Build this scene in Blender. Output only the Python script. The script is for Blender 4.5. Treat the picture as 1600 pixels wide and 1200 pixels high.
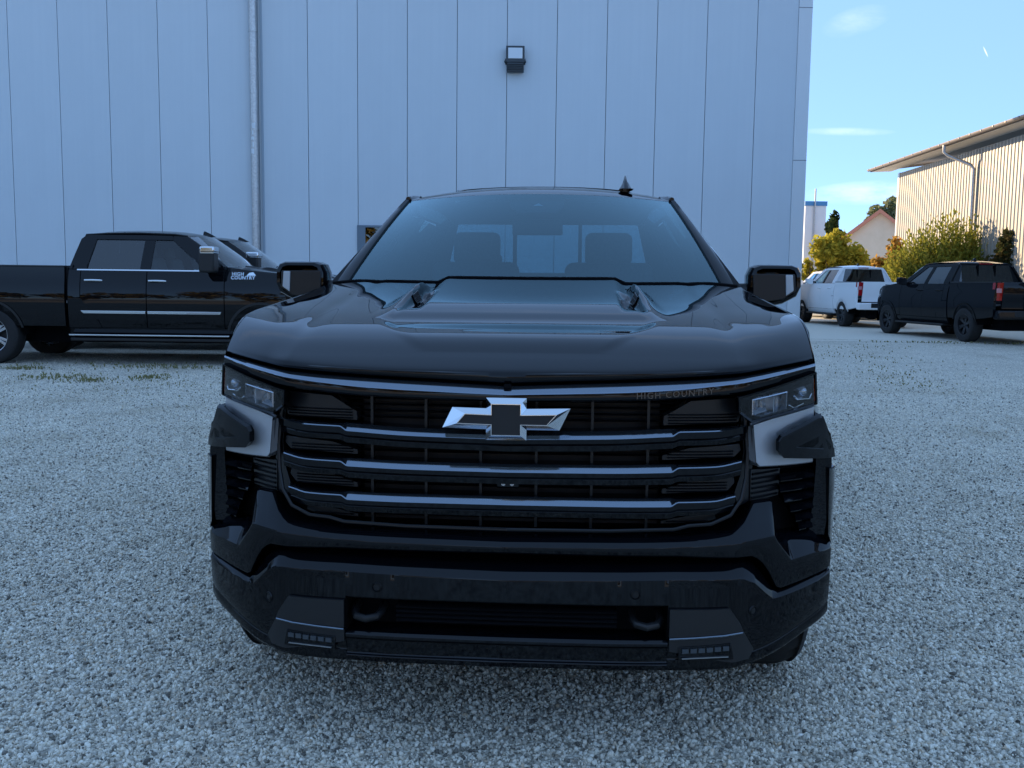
import bpy, bmesh, math, random
import numpy as np
from mathutils import Vector, Matrix
R = math.radians
random.seed(7)
rng = np.random.default_rng(11)
for o in list(bpy.data.objects):
    bpy.data.objects.remove(o)
scene = bpy.context.scene
COL = scene.collection

# ------------------------------------------------------------------ camera
cam_d = bpy.data.cameras.new('camera')
cam = bpy.data.objects.new('camera', cam_d)
COL.objects.link(cam)
PITCH, ROLL = R(5.92), R(0.68)
fwd = Vector((0, math.cos(PITCH), -math.sin(PITCH)))
up0 = Vector((0, math.sin(PITCH), math.cos(PITCH)))
rt0 = Vector((1, 0, 0))
rt = rt0 * math.cos(ROLL) + up0 * math.sin(ROLL)
up = up0 * math.cos(ROLL) - rt0 * math.sin(ROLL)
M = Matrix((rt, up, -fwd)).transposed().to_4x4()
M.translation = Vector((0, 0, 1.42))
cam.matrix_world = M
cam_d.sensor_width = 36
cam_d.lens = 33.75
cam_d.clip_start = 0.05
cam_d.clip_end = 2000
scene.camera = cam

# ------------------------------------------------------------------ sky, sun, exposure
SUN_AZ, SUN_EL = R(-36), R(16.0)          # azimuth from +Y towards +X
world = bpy.data.worlds.new("World")
scene.world = world
world.use_nodes = True
wn, wl = world.node_tree.nodes, world.node_tree.links
wn.clear()
w_out = wn.new('ShaderNodeOutputWorld')
w_bg = wn.new('ShaderNodeBackground')
w_sky = wn.new('ShaderNodeTexSky')
w_sky.sky_type = 'NISHITA'
w_sky.sun_disc = False
w_sky.sun_elevation = SUN_EL
w_sky.sun_rotation = SUN_AZ
w_sky.altitude = 300
w_sky.air_density = 0.5
w_sky.dust_density = 0.0
w_sky.ozone_density = 3.0
w_bg.inputs['Strength'].default_value = 0.13
wl.new(w_bg.outputs[0], w_out.inputs[0])


def wmath(op, a, b=None, c=None, clamp=False):
    n = wn.new('ShaderNodeMath'); n.operation = op; n.use_clamp = clamp
    for i, v in enumerate((a, b, c)):
        if v is None: continue
        if isinstance(v, (int, float)): n.inputs[i].default_value = v
        else: wl.new(v, n.inputs[i])
    return n.outputs[0]


w_tc = wn.new('ShaderNodeTexCoord')
w_sep = wn.new('ShaderNodeSeparateXYZ')
wl.new(w_tc.outputs['Generated'], w_sep.inputs[0])
w_ysafe = wmath('MAXIMUM', w_sep.outputs['Y'], 0.02)
w_u = wmath('DIVIDE', w_sep.outputs['X'], w_ysafe)
w_v = wmath('DIVIDE', w_sep.outputs['Z'], w_ysafe)
w_noise = wn.new('ShaderNodeTexNoise')
w_comb = wn.new('ShaderNodeCombineXYZ')
wl.new(wmath('MULTIPLY', w_u, 22), w_comb.inputs[0])
wl.new(wmath('MULTIPLY', w_v, 60), w_comb.inputs[1])
wl.new(w_comb.outputs[0], w_noise.inputs['Vector'])
w_noise.inputs['Scale'].default_value = 1.0
w_noise.inputs['Detail'].default_value = 6
w_noise.inputs['Roughness'].default_value = 0.62


def cloud(cu, cv, ru, rv, skew, amount):
    du = wmath('SUBTRACT', w_u, cu)
    dv0 = wmath('SUBTRACT', w_v, cv)
    dv = wmath('SUBTRACT', dv0, wmath('MULTIPLY', du, skew))
    a = wmath('POWER', wmath('DIVIDE', du, ru), 2.0)
    b = wmath('POWER', wmath('DIVIDE', dv, rv), 2.0)
    e = wmath('SUBTRACT', 1.0, wmath('ADD', a, b), clamp=True)
    nz = wmath('MULTIPLY_ADD', w_noise.outputs['Fac'], 2.6, -0.75, clamp=True)
    return wmath('MULTIPLY', wmath('MULTIPLY', e, nz), amount)


cl = cloud(0.343, 0.268, 0.036, 0.015, 0.25, 0.16)
cl = wmath('ADD', cl, cloud(0.340, 0.159, 0.05, 0.0045, 0.0, 0.22))
cl = wmath('ADD', cl, cloud(0.365, 0.098, 0.07, 0.013, 0.05, 0.42))
cl = wmath('ADD', cl, cloud(0.15, 0.62, 0.30, 0.05, 0.2, 0.15))
cl = wmath('ADD', cl, cloud(-0.55, 0.70, 0.35, 0.06, -0.1, 0.15))
# a short vapour trail high on the right
ct_du = wmath('SUBTRACT', w_u, 0.4745)
ct_dv = wmath('SUBTRACT', w_v, 0.2395)
ct_l = wmath('ADD', wmath('MULTIPLY', ct_du, 0.47), wmath('MULTIPLY', ct_dv, -0.88))
ct_w = wmath('ADD', wmath('MULTIPLY', ct_du, 0.88), wmath('MULTIPLY', ct_dv, 0.47))
ct = wmath('SUBTRACT', 1.0, wmath('ADD', wmath('POWER', wmath('DIVIDE', ct_l, 0.0065), 2.0),
                                  wmath('POWER', wmath('DIVIDE', ct_w, 0.0009), 2.0)), clamp=True)
cl = wmath('ADD', cl, wmath('MULTIPLY', ct, 0.6), clamp=True)
w_mix = wn.new('ShaderNodeMix'); w_mix.data_type = 'RGBA'
wl.new(cl, w_mix.inputs['Factor'])
# an even blue mixed over the whole sky, added to brighten the shaded ground
w_fill = wn.new('ShaderNodeMix'); w_fill.data_type = 'RGBA'
w_fill.inputs['Factor'].default_value = 0.84
wl.new(w_sky.outputs[0], w_fill.inputs['A'])
w_fill.inputs['B'].default_value = (0.57, 0.98, 1.70, 1)
wl.new(w_fill.outputs['Result'], w_mix.inputs['A'])
w_mix.inputs['B'].default_value = (2.6, 2.7, 2.9, 1)
wl.new(w_mix.outputs['Result'], w_bg.inputs['Color'])

sun_d = bpy.data.lights.new('sun', 'SUN')
sun_d.energy = 2.0
sun_d.angle = R(0.53)
sun_d.color = (1.0, 0.76, 0.48)
sun = bpy.data.objects.new('sun', sun_d)
COL.objects.link(sun)
to_sun = Vector((math.sin(SUN_AZ) * math.cos(SUN_EL), math.cos(SUN_AZ) * math.cos(SUN_EL), math.sin(SUN_EL)))
sun.rotation_euler = (-to_sun).to_track_quat('-Z', 'Y').to_euler()
sun.location = (-30, 30, 40)

scene.view_settings.view_transform = 'Standard'
scene.view_settings.look = 'None'
scene.view_settings.gamma = 1
scene.view_settings.use_curve_mapping = False
scene.view_settings.exposure = 2.35
scene.cycles.use_denoising = True
scene.cycles.max_bounces = 8
scene.cycles.diffuse_bounces = 5
scene.cycles.glossy_bounces = 4
scene.cycles.transparent_max_bounces = 12
scene.cycles.caustics_reflective = False
scene.cycles.caustics_refractive = False

# ------------------------------------------------------------------ helpers


def pch(pts):
    """monotone cubic through (x, y) points"""
    x = np.array([p[0] for p in pts], float); y = np.array([p[1] for p in pts], float)
    h = np.diff(x); d = np.diff(y) / h
    m = np.zeros(len(x))
    for i in range(1, len(x) - 1):
        if d[i - 1] * d[i] > 0:
            w1, w2 = 2 * h[i] + h[i - 1], h[i] + 2 * h[i - 1]
            m[i] = (w1 + w2) / (w1 / d[i - 1] + w2 / d[i])
    m[0], m[-1] = d[0], d[-1]

    def f(q):
        q = float(min(max(q, x[0]), x[-1]))
        i = int(min(max(np.searchsorted(x, q) - 1, 0), len(x) - 2))
        t = (q - x[i]) / h[i]
        return float((2*t**3 - 3*t**2 + 1)*y[i] + (t**3 - 2*t**2 + t)*h[i]*m[i] + (-2*t**3 + 3*t**2)*y[i+1] + (t**3 - t**2)*h[i]*m[i+1])
    return f


def lin(pts):
    xs_ = [p[0] for p in pts]; ys_ = [p[1] for p in pts]
    return lambda q: float(np.interp(q, xs_, ys_))


def sst(a, b, x):
    t = min(max((x - a) / (b - a), 0), 1)
    return t * t * (3 - 2 * t)


class MB:
    """collects faces; build() links them as one mesh object"""

    def __init__(s):
        s.v = []; s.f = []; s.mi = []; s.cur = 0

    def face(s, pts):
        i = len(s.v); s.v += [tuple(p) for p in pts]
        s.f.append(tuple(range(i, i + len(pts)))); s.mi.append(s.cur)

    def grid(s, rows, close=False, colm=None):
        i = len(s.v); n = len(rows[0])
        for r in rows: s.v += [tuple(p) for p in r]
        for a in range(len(rows) - 1):
            for b in range(n - 1 + (1 if close else 0)):
                c = (b + 1) % n
                s.f.append((i + a*n + b, i + a*n + c, i + (a+1)*n + c, i + (a+1)*n + b)); s.mi.append(colm[b] if colm else s.cur)

    def box(s, c, size, rz=0, rx=0, ry=0):
        m = Matrix.Rotation(rz, 3, 'Z') @ Matrix.Rotation(ry, 3, 'Y') @ Matrix.Rotation(rx, 3, 'X')
        c = Vector(c); h = Vector(size) * .5
        i = len(s.v)
        for dx in (-1, 1):
            for dy in (-1, 1):
                for dz in (-1, 1):
                    s.v.append(tuple(c + m @ Vector((dx*h.x, dy*h.y, dz*h.z))))
        for f in ((0, 1, 3, 2), (4, 6, 7, 5), (0, 4, 5, 1), (2, 3, 7, 6), (0, 2, 6, 4), (1, 5, 7, 3)):
            s.f.append(tuple(i + k for k in f)); s.mi.append(s.cur)

    def box2(s, a, b):
        s.box([(p + q) / 2 for p, q in zip(a, b)], [abs(p - q) for p, q in zip(a, b)])

    def tube(s, pts, r, seg=10, caps=True):
        pts = [Vector(p) for p in pts]; rows = []
        rr = r if isinstance(r, (list, tuple)) else [r] * len(pts)
        prev = None
        for k, p in enumerate(pts):
            t = (pts[min(k+1, len(pts)-1)] - pts[max(k-1, 0)]).normalized()
            if prev is None:
                a = t.orthogonal().normalized()
            else:
                a = (prev - t * prev.dot(t)).normalized()
            prev = a
            b = t.cross(a)
            rows.append([p + (a*math.cos(2*math.pi*j/seg) + b*math.sin(2*math.pi*j/seg))*rr[k] for j in range(seg)])
        s.grid(rows, close=True)
        if caps:
            s.face(rows[0][::-1]); s.face(rows[-1])

    def lathe(s, prof, c, axis='X', seg=48):
        """prof: (along axis, radius)"""
        rows = []
        for h, r in prof:
            row = []
            for j in range(seg):
                a = 2*math.pi*j/seg
                d = (h, r*math.cos(a), r*math.sin(a))
                if axis == 'Z': d = (d[1], d[2], d[0])
                if axis == 'Y': d = (d[1], d[0], d[2])
                row.append((c[0]+d[0], c[1]+d[1], c[2]+d[2]))
            rows.append(row)
        s.grid(rows, close=True)

    def poly(s, poly, fn, depth=0.0, us=(), vs=()):
        """polygon in (u,v) cut along us and vs, mapped by fn(u,v,d), with thickness depth"""
        bm = bmesh.new()
        vv = [bm.verts.new((p[0], p[1], 0)) for p in poly]
        bm.faces.new(vv)
        bmesh.ops.triangulate(bm, faces=bm.faces[:], ngon_method='EAR_CLIP')
        for u in us:
            bmesh.ops.bisect_plane(bm, geom=bm.verts[:]+bm.edges[:]+bm.faces[:], plane_co=(u, 0, 0), plane_no=(1, 0, 0), dist=1e-5)
        for v in vs:
            bmesh.ops.bisect_plane(bm, geom=bm.verts[:]+bm.edges[:]+bm.faces[:], plane_co=(0, v, 0), plane_no=(0, 1, 0), dist=1e-5)
        bmesh.ops.remove_doubles(bm, verts=bm.verts[:], dist=1e-5)
        bm.verts.index_update()
        i = len(s.v); n = len(bm.verts)
        for v in bm.verts: s.v.append(tuple(fn(v.co.x, v.co.y, 0)))
        if depth:
            for v in bm.verts: s.v.append(tuple(fn(v.co.x, v.co.y, depth)))
        for f in bm.faces:
            ids = [v.index for v in f.verts]
            s.f.append(tuple(i + k for k in ids)); s.mi.append(s.cur)
            if depth:
                s.f.append(tuple(i + n + k for k in ids[::-1])); s.mi.append(s.cur)
        if depth:
            for e in bm.edges:
                if len(e.link_faces) == 1:
                    a, b = e.verts[0].index, e.verts[1].index
                    s.f.append((i+a, i+b, i+n+b, i+n+a)); s.mi.append(s.cur)
        bm.free()

    def mesh(s, name, mats, angle=35, smooth=True, weld=True):
        me = bpy.data.meshes.new(name)
        bm = bmesh.new()
        vs = [bm.verts.new(p) for p in s.v]
        for f, m in zip(s.f, s.mi):
            try:
                fc = bm.faces.new([vs[k] for k in f]); fc.material_index = m; fc.smooth = smooth
            except ValueError:
                pass
        if weld: bmesh.ops.remove_doubles(bm, verts=bm.verts[:], dist=2e-5)
        bmesh.ops.recalc_face_normals(bm, faces=bm.faces[:])
        bm.to_mesh(me); bm.free()
        for m in (mats if isinstance(mats, (list, tuple)) else [mats]): me.materials.append(m)
        if smooth: me.set_sharp_from_angle(angle=R(angle))
        return me

    def build(s, name, mats, parent=None, bevel=0, seg=2, **kw):
        me = s.mesh(name, mats, **kw)
        return link(name, me, parent, bevel, seg)


def link(name, me, parent=None, bevel=0, seg=2):
    o = bpy.data.objects.new(name, me)
    COL.objects.link(o)
    if parent is not None: o.parent = parent
    if bevel:
        b = o.modifiers.new('bevel', 'BEVEL')
        b.width = bevel; b.segments = seg; b.limit_method = 'ANGLE'; b.angle_limit = R(38)
        b.harden_normals = False
    return o


def tag(o, label=None, cat=None, group=None, kind=None):
    if label: o['label'] = label
    if cat: o['category'] = cat
    if group: o['group'] = group
    if kind: o['kind'] = kind
    return o


def thing(name, label, cat, loc=(0, 0, 0), rz=0, group=None):
    o = bpy.data.objects.new(name, None)
    COL.objects.link(o)
    o.empty_display_size = .2
    o.location = loc; o.rotation_euler = (0, 0, rz)
    return tag(o, label, cat, group)


def kids(o): return [c for c in bpy.data.objects if c.parent == o]


def copy_tree(o, parent=None):
    c = o.copy(); COL.objects.link(c)
    if parent is not None: c.parent = parent
    for k in kids(o): copy_tree(k, c)
    return c


def text_mesh(txt, size, extrude=0.002, shear=0.0, space=1.0):
    cu = bpy.data.curves.new('lettering', 'FONT')
    cu.body = txt; cu.size = size; cu.extrude = extrude; cu.shear = shear
    cu.align_x = 'CENTER'; cu.align_y = 'CENTER'; cu.space_character = space; cu.offset = size*0.012
    cu.resolution_u = 3
    o = bpy.data.objects.new('lettering', cu); COL.objects.link(o)
    dg = bpy.context.evaluated_depsgraph_get()
    me = bpy.data.meshes.new_from_object(o.evaluated_get(dg))
    bpy.data.objects.remove(o); bpy.data.curves.remove(cu)
    return me

# ------------------------------------------------------------------ materials


def gloss_mat(name, col, f0, power, rough):
    """dark body under a clear gloss whose mirror grows towards grazing view"""
    m = bpy.data.materials.new(name); m.use_nodes = True
    nt = m.node_tree; nt.nodes.clear()
    out = nt.nodes.new('ShaderNodeOutputMaterial')
    df = nt.nodes.new('ShaderNodeBsdfDiffuse'); df.inputs[0].default_value = (*col, 1)
    gl = nt.nodes.new('ShaderNodeBsdfGlossy')
    tc = nt.nodes.new('ShaderNodeTexCoord'); nz = nt.nodes.new('ShaderNodeTexNoise')
    nz.inputs['Scale'].default_value = 7; nz.inputs['Detail'].default_value = 8
    nt.links.new(tc.outputs['Object'], nz.inputs['Vector'])

    def mth(op, a, b, clamp=False):
        n = nt.nodes.new('ShaderNodeMath'); n.operation = op; n.use_clamp = clamp
        for i, v in enumerate((a, b)):
            if isinstance(v, (int, float)): n.inputs[i].default_value = v
            else: nt.links.new(v, n.inputs[i])
        return n.outputs[0]
    nt.links.new(mth('ADD', mth('MULTIPLY', mth('POWER', nz.outputs['Fac'], 3.0), rough * 1.0), rough * .45), gl.inputs['Roughness'])
    ge = nt.nodes.new('ShaderNodeNewGeometry')
    dt = nt.nodes.new('ShaderNodeVectorMath'); dt.operation = 'DOT_PRODUCT'
    nt.links.new(ge.outputs['Incoming'], dt.inputs[0]); nt.links.new(ge.outputs['Normal'], dt.inputs[1])
    c1 = mth('SUBTRACT', 1.0, mth('ABSOLUTE', dt.outputs['Value'], 0), True)
    f = mth('ADD', mth('MULTIPLY', mth('POWER', c1, power), 1 - f0), f0, True)
    mx = nt.nodes.new('ShaderNodeMixShader')
    nt.links.new(f, mx.inputs[0]); nt.links.new(df.outputs[0], mx.inputs[1]); nt.links.new(gl.outputs[0], mx.inputs[2])
    nt.links.new(mx.outputs[0], out.inputs[0])
    return m



def mat(name, col=(.5, .5, .5), rough=.5, metal=0., coat=0., spec=.5, emit=None, est=1.0):
    m = bpy.data.materials.new(name); m.use_nodes = True
    b = m.node_tree.nodes['Principled BSDF']
    b.inputs['Base Color'].default_value = (*col, 1)
    b.inputs['Roughness'].default_value = rough
    b.inputs['Metallic'].default_value = metal
    b.inputs['Coat Weight'].default_value = coat
    b.inputs['Coat Roughness'].default_value = .012
    b.inputs['Coat IOR'].default_value = 1.40
    b.inputs['Specular IOR Level'].default_value = spec if not coat else .12
    return m


def N(m, t, **kw):
    n = m.node_tree.nodes.new(t)
    for k, v in kw.items():
        if k in n.inputs: n.inputs[k].default_value = v
        else: setattr(n, k, v)
    return n


def L(m, a, b): m.node_tree.links.new(a, b)


def ramp(m, src, stops):
    r = m.node_tree.nodes.new('ShaderNodeValToRGB')
    el = r.color_ramp.elements
    while len(el) < len(stops): el.new(.5)
    for e, (p, c) in zip(el, stops): e.position = p; e.color = (*c, 1)
    L(m, src, r.inputs[0])
    return r.outputs[0]


def coords(m, kind='Object'): return N(m, 'ShaderNodeTexCoord').outputs[kind]


def bsdf(m): return m.node_tree.nodes['Principled BSDF']


def add_dust(m, amount=.10, scale=5.0, lo=.02):
    nz = N(m, 'ShaderNodeTexNoise', Scale=scale, Detail=8.0, Roughness=.65)
    L(m, coords(m), nz.inputs['Vector'])
    mr = N(m, 'ShaderNodeMapRange'); mr.inputs[1].default_value = .35; mr.inputs[2].default_value = .8
    mr.inputs[3].default_value = lo; mr.inputs[4].default_value = lo + amount
    L(m, nz.outputs['Fac'], mr.inputs[0])
    L(m, mr.outputs[0], bsdf(m).inputs['Coat Roughness' if bsdf(m).inputs['Coat Weight'].default_value else 'Roughness'])
    return m


def speckle(m, c1, c2, scale=40., bump=.1, dist=.01, detail=6.0):
    nz = N(m, 'ShaderNodeTexNoise', Scale=scale, Detail=detail, Roughness=.6)
    L(m, coords(m), nz.inputs['Vector'])
    L(m, ramp(m, nz.outputs['Fac'], [(.3, c1), (.7, c2)]), bsdf(m).inputs['Base Color'])
    if bump:
        bp = N(m, 'ShaderNodeBump', Strength=bump, Distance=dist)
        L(m, nz.outputs['Fac'], bp.inputs['Height']); L(m, bp.outputs[0], bsdf(m).inputs['Normal'])
    return m


paint_black = gloss_mat('black_paint', (.003, .0035, .005), .034, 5.3, .005)
paint_anthracite = gloss_mat('anthracite_paint', (.006, .007, .009), .028, 6.0, .01)
paint_white = add_dust(mat('white_paint', (.84, .85, .86), .35, coat=1.0), .06, 9.0, .02)
gloss_black = gloss_mat('gloss_black_plastic', (.002, .0025, .004), .036, 7.0, .075)
dark_gloss = mat('dark_grey_plastic', (.006, .0065, .008), .33, spec=.4)
matte_black = speckle(mat('matte_black_plastic', (.02, .02, .022), .5), (.005, .0055, .0065), (.009, .0095, .011), 300., .05, .001)
void_black = mat('shadow_black', (.004, .004, .005), .9, spec=.1)
chrome = mat('chrome', (.72, .74, .76), .07, 1.0)
black_chrome = mat('black_chrome', (.20, .23, .27), .10, 1.0)
reflector = mat('lamp_reflector', (.55, .57, .60), .22, .9)
satin_metal = mat('satin_metal', (.45, .47, .5), .3, 1.0)
drl_silver = mat('silver_trim', (.46, .47, .49), .42, .55)
drl_edge = mat('smoked_trim', (.10, .105, .115), .35, .3)
rubber = speckle(mat('rubber', (.02, .02, .02), .8), (.008, .008, .009), (.017, .016, .016), 60., .1, .002)
alloy = mat('alloy', (.55, .56, .58), .22, .9)
alloy_dark = mat('dark_alloy', (.03, .03, .033), .3, .5)
red_lamp = mat('red_lamp', (.35, .008, .012), .12, coat=1.0)
red_clear = mat('pink_lamp', (.55, .25, .27), .12, coat=1.0)
amber_lamp = mat('amber_marker', (.25, .035, .008), .15, coat=1.0)
lamp_white = mat('lamp_white', (.42, .44, .46), .25)
seat_cloth = speckle(mat('seat_leather', (.05, .05, .05), .55), (.035, .036, .04), (.06, .06, .065), 60., .05, .002)
seat_light = mat('seat_trim', (.20, .19, .18), .6)
dash_mat = speckle(mat('dashboard', (.03, .03, .03), .6), (.02, .02, .022), (.035, .035, .037), 200., .05, .001)
paper_white = mat('paper', (.65, .68, .7), .6)
headliner = mat('headliner', (.25, .25, .25), .8)


def glass_mat(name, tint=(.5, .55, .56), boost=1.6, rough=0.0, coating=(1, 1, 1)):
    m = bpy.data.materials.new(name); m.use_nodes = True
    nt = m.node_tree; nt.nodes.clear()
    out = nt.nodes.new('ShaderNodeOutputMaterial')
    tr = nt.nodes.new('ShaderNodeBsdfTransparent'); tr.inputs[0].default_value = (*tint, 1)
    gl = nt.nodes.new('ShaderNodeBsdfGlossy'); gl.inputs['Roughness'].default_value = rough; gl.inputs['Color'].default_value = (*coating, 1)
    def mth(op, a, b):
        n = nt.nodes.new('ShaderNodeMath'); n.operation = op; n.use_clamp = op == 'MULTIPLY' or op == 'ADD'
        for i, v in enumerate((a, b)):
            if isinstance(v, (int, float)): n.inputs[i].default_value = v
            else: nt.links.new(v, n.inputs[i])
        return n.outputs[0]
    ge = nt.nodes.new('ShaderNodeNewGeometry')
    dt = nt.nodes.new('ShaderNodeVectorMath'); dt.operation = 'DOT_PRODUCT'
    nt.links.new(ge.outputs['Incoming'], dt.inputs[0]); nt.links.new(ge.outputs['Normal'], dt.inputs[1])
    c1 = mth('SUBTRACT', 1.0, mth('ABSOLUTE', dt.outputs['Value'], 0))
    f = mth('ADD', mth('MULTIPLY', mth('POWER', c1, 5.0), .96), .042)
    mx = nt.nodes.new('ShaderNodeMixShader')
    nt.links.new(mth('MULTIPLY', f, boost), mx.inputs[0])
    nt.links.new(tr.outputs[0], mx.inputs[1]); nt.links.new(gl.outputs[0], mx.inputs[2])
    nt.links.new(mx.outputs[0], out.inputs[0])
    return m


glass = glass_mat('windscreen_glass', (.30, .46, .53), 2.9, coating=(.68, .93, 1.0))
glass_side = glass_mat('side_glass', (.42, .50, .53), 1.5)
glass_dark = glass_mat('tinted_glass', (.05, .055, .06), 2.3)
glass_clear = glass_mat('lamp_glass', (.86, .88, .9), 1.0)


def ground_z(y):
    return 0.2 * min(max((y - 8.5) / 14.5, 0), 1)


# gravel sheet material: small stones by two Voronoi layers, patchy tone
gravel_mat = mat('gravel', (.3, .3, .3), .85, spec=.3)
g_co = coords(gravel_mat)
g_v = N(gravel_mat, 'ShaderNodeTexVoronoi', Scale=62.0, Randomness=1.0)
L(gravel_mat, g_co, g_v.inputs['Vector'])
g_v2 = N(gravel_mat, 'ShaderNodeTexVoronoi', Scale=130.0, Randomness=1.0)
L(gravel_mat, g_co, g_v2.inputs['Vector'])
g_sep = N(gravel_mat, 'ShaderNodeSeparateColor'); L(gravel_mat, g_v.outputs['Color'], g_sep.inputs[0])
g_col = ramp(gravel_mat, g_sep.outputs[0], [(0, (.36, .325, .26)), (.25, (.70, .635, .52)), (.6, (.87, .80, .665)), (.92, (.94, .89, .76)), (1, (.66, .52, .37))])
g_big = N(gravel_mat, 'ShaderNodeTexNoise', Scale=.9, Detail=5.0, Roughness=.65); L(gravel_mat, g_co, g_big.inputs['Vector'])
g_tone = ramp(gravel_mat, g_big.outputs['Fac'], [(.34, (.86, .84, .81)), (.45, (.96, .955, .95)), (.66, (1.04, 1.04, 1.04))])
g_dk = ramp(gravel_mat, g_v.outputs['Distance'], [(0.0, (1.05, 1.05, 1.05)), (.5, (.80, .80, .80)), (.9, (.36, .36, .36))])  # shade of the gaps between stones, darkened into the colour
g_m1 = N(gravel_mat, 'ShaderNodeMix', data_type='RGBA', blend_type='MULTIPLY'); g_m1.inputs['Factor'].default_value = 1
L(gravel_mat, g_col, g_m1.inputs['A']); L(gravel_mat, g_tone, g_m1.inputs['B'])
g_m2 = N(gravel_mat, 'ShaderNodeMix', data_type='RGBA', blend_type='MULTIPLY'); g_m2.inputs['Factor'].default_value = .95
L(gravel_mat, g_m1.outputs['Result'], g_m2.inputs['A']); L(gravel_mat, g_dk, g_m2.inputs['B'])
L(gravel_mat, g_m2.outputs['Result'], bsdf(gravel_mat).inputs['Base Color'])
g_inv = N(gravel_mat, 'ShaderNodeMath', operation='MULTIPLY_ADD'); g_inv.inputs[1].default_value = -1; g_inv.inputs[2].default_value = 1
L(gravel_mat, g_v.outputs['Distance'], g_inv.inputs[0])
g_b = N(gravel_mat, 'ShaderNodeBump', Strength=.9, Distance=.012)
L(gravel_mat, g_inv.outputs[0], g_b.inputs['Height'])
L(gravel_mat, g_b.outputs[0], bsdf(gravel_mat).inputs['Normal'])

pebble_mat = mat('pebble', (.3, .3, .3), .75, spec=.35)
p_oi = N(pebble_mat, 'ShaderNodeObjectInfo')
p_col = ramp(pebble_mat, p_oi.outputs['Random'], [(0, (.11, .10, .085)), (.15, (.38, .35, .29)), (.34, (.68, .62, .51)), (.66, (.87, .80, .665)), (.90, (.95, .90, .77)), (.94, (.62, .48, .33)), (1, (.96, .93, .84))])
p_nz = N(pebble_mat, 'ShaderNodeTexNoise', Scale=1.3, Detail=4.0); L(pebble_mat, coords(pebble_mat), p_nz.inputs['Vector'])
p_m = N(pebble_mat, 'ShaderNodeMix', data_type='RGBA', blend_type='MULTIPLY'); p_m.inputs['Factor'].default_value = .6
L(pebble_mat, p_col, p_m.inputs['A']); L(pebble_mat, ramp(pebble_mat, p_nz.outputs['Fac'], [(.3, (.7, .7, .7)), (.7, (1.15, 1.15, 1.15))]), p_m.inputs['B'])
# broad worn and earthy patches, by where each stone lies
p_big = N(pebble_mat, 'ShaderNodeTexNoise', Scale=.9, Detail=5.0, Roughness=.65); L(pebble_mat, p_oi.outputs['Location'], p_big.inputs['Vector'])
p_m2 = N(pebble_mat, 'ShaderNodeMix', data_type='RGBA', blend_type='MULTIPLY'); p_m2.inputs['Factor'].default_value = 1
L(pebble_mat, p_m.outputs['Result'], p_m2.inputs['A']); L(pebble_mat, ramp(pebble_mat, p_big.outputs['Fac'], [(.34, (.80, .78, .74)), (.45, (.95, .945, .935)), (.66, (1.03, 1.03, 1.03))]), p_m2.inputs['B'])
L(pebble_mat, p_m2.outputs['Result'], bsdf(pebble_mat).inputs['Base Color'])

lane_mat = speckle(mat('compacted_gravel', (.3, .3, .3), .9), (.53, .485, .40), (.70, .645, .535), 30., .3, .01, 10.)
panel_mat = mat('wall_panel', (.47, .55, .63), .42, spec=.4)
pn = N(panel_mat, 'ShaderNodeTexNoise', Scale=.35, Detail=7.0, Roughness=.6); L(panel_mat, coords(panel_mat), pn.inputs['Vector'])
p_oi2 = N(panel_mat, 'ShaderNodeObjectInfo')
pc = ramp(panel_mat, pn.outputs['Fac'], [(.3, (.55, .60, .64)), (.7, (.585, .635, .675))])
pm = N(panel_mat, 'ShaderNodeMix', data_type='RGBA', blend_type='MULTIPLY'); pm.inputs['Factor'].default_value = 1
L(panel_mat, pc, pm.inputs['A']); L(panel_mat, ramp(panel_mat, p_oi2.outputs['Random'], [(0, (.965, .968, .97)), (1, (1.0, 1.0, 1.0))]), pm.inputs['B'])
# rain streaks down the sheets and splash near the ground
p_mp = N(panel_mat, 'ShaderNodeMapping'); p_mp.inputs['Scale'].default_value = (7.0, 7.0, .12); L(panel_mat, coords(panel_mat), p_mp.inputs['Vector'])
p_st = N(panel_mat, 'ShaderNodeTexNoise', Scale=1.0, Detail=5.0, Roughness=.7); L(panel_mat, p_mp.outputs[0], p_st.inputs['Vector'])
p_sz = N(panel_mat, 'ShaderNodeSeparateXYZ'); L(panel_mat, coords(panel_mat), p_sz.inputs[0])
p_sp = N(panel_mat, 'ShaderNodeMapRange'); p_sp.inputs[1].default_value = 0; p_sp.inputs[2].default_value = 1.2; p_sp.inputs[3].default_value = .86; p_sp.inputs[4].default_value = 1.0
L(panel_mat, p_sz.outputs['Z'], p_sp.inputs[0])
pm2 = N(panel_mat, 'ShaderNodeMix', data_type='RGBA', blend_type='MULTIPLY'); pm2.inputs['Factor'].default_value = 1
L(panel_mat, pm.outputs['Result'], pm2.inputs['A']); L(panel_mat, ramp(panel_mat, p_st.outputs['Fac'], [(.3, (.972, .975, .98)), (.62, (1, 1, 1))]), pm2.inputs['B'])
pm3 = N(panel_mat, 'ShaderNodeMix', data_type='RGBA', blend_type='MULTIPLY'); pm3.inputs['Factor'].default_value = 1
L(panel_mat, pm2.outputs['Result'], pm3.inputs['A']); L(panel_mat, p_sp.outputs[0], pm3.inputs['B'])
L(panel_mat, pm3.outputs['Result'], bsdf(panel_mat).inputs['Base Color'])
p_wv = N(panel_mat, 'ShaderNodeTexNoise', Scale=.8, Detail=1.0); L(panel_mat, coords(panel_mat), p_wv.inputs['Vector'])
p_bp = N(panel_mat, 'ShaderNodeBump', Strength=.12, Distance=.05); L(panel_mat, p_wv.outputs['Fac'], p_bp.inputs['Height']); L(panel_mat, p_bp.outputs[0], bsdf(panel_mat).inputs['Normal'])
panel_core = mat('panel_joint', (.10, .12, .14), .7)
trim_mat = mat('wall_trim', (.62, .65, .67), .4)
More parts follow.
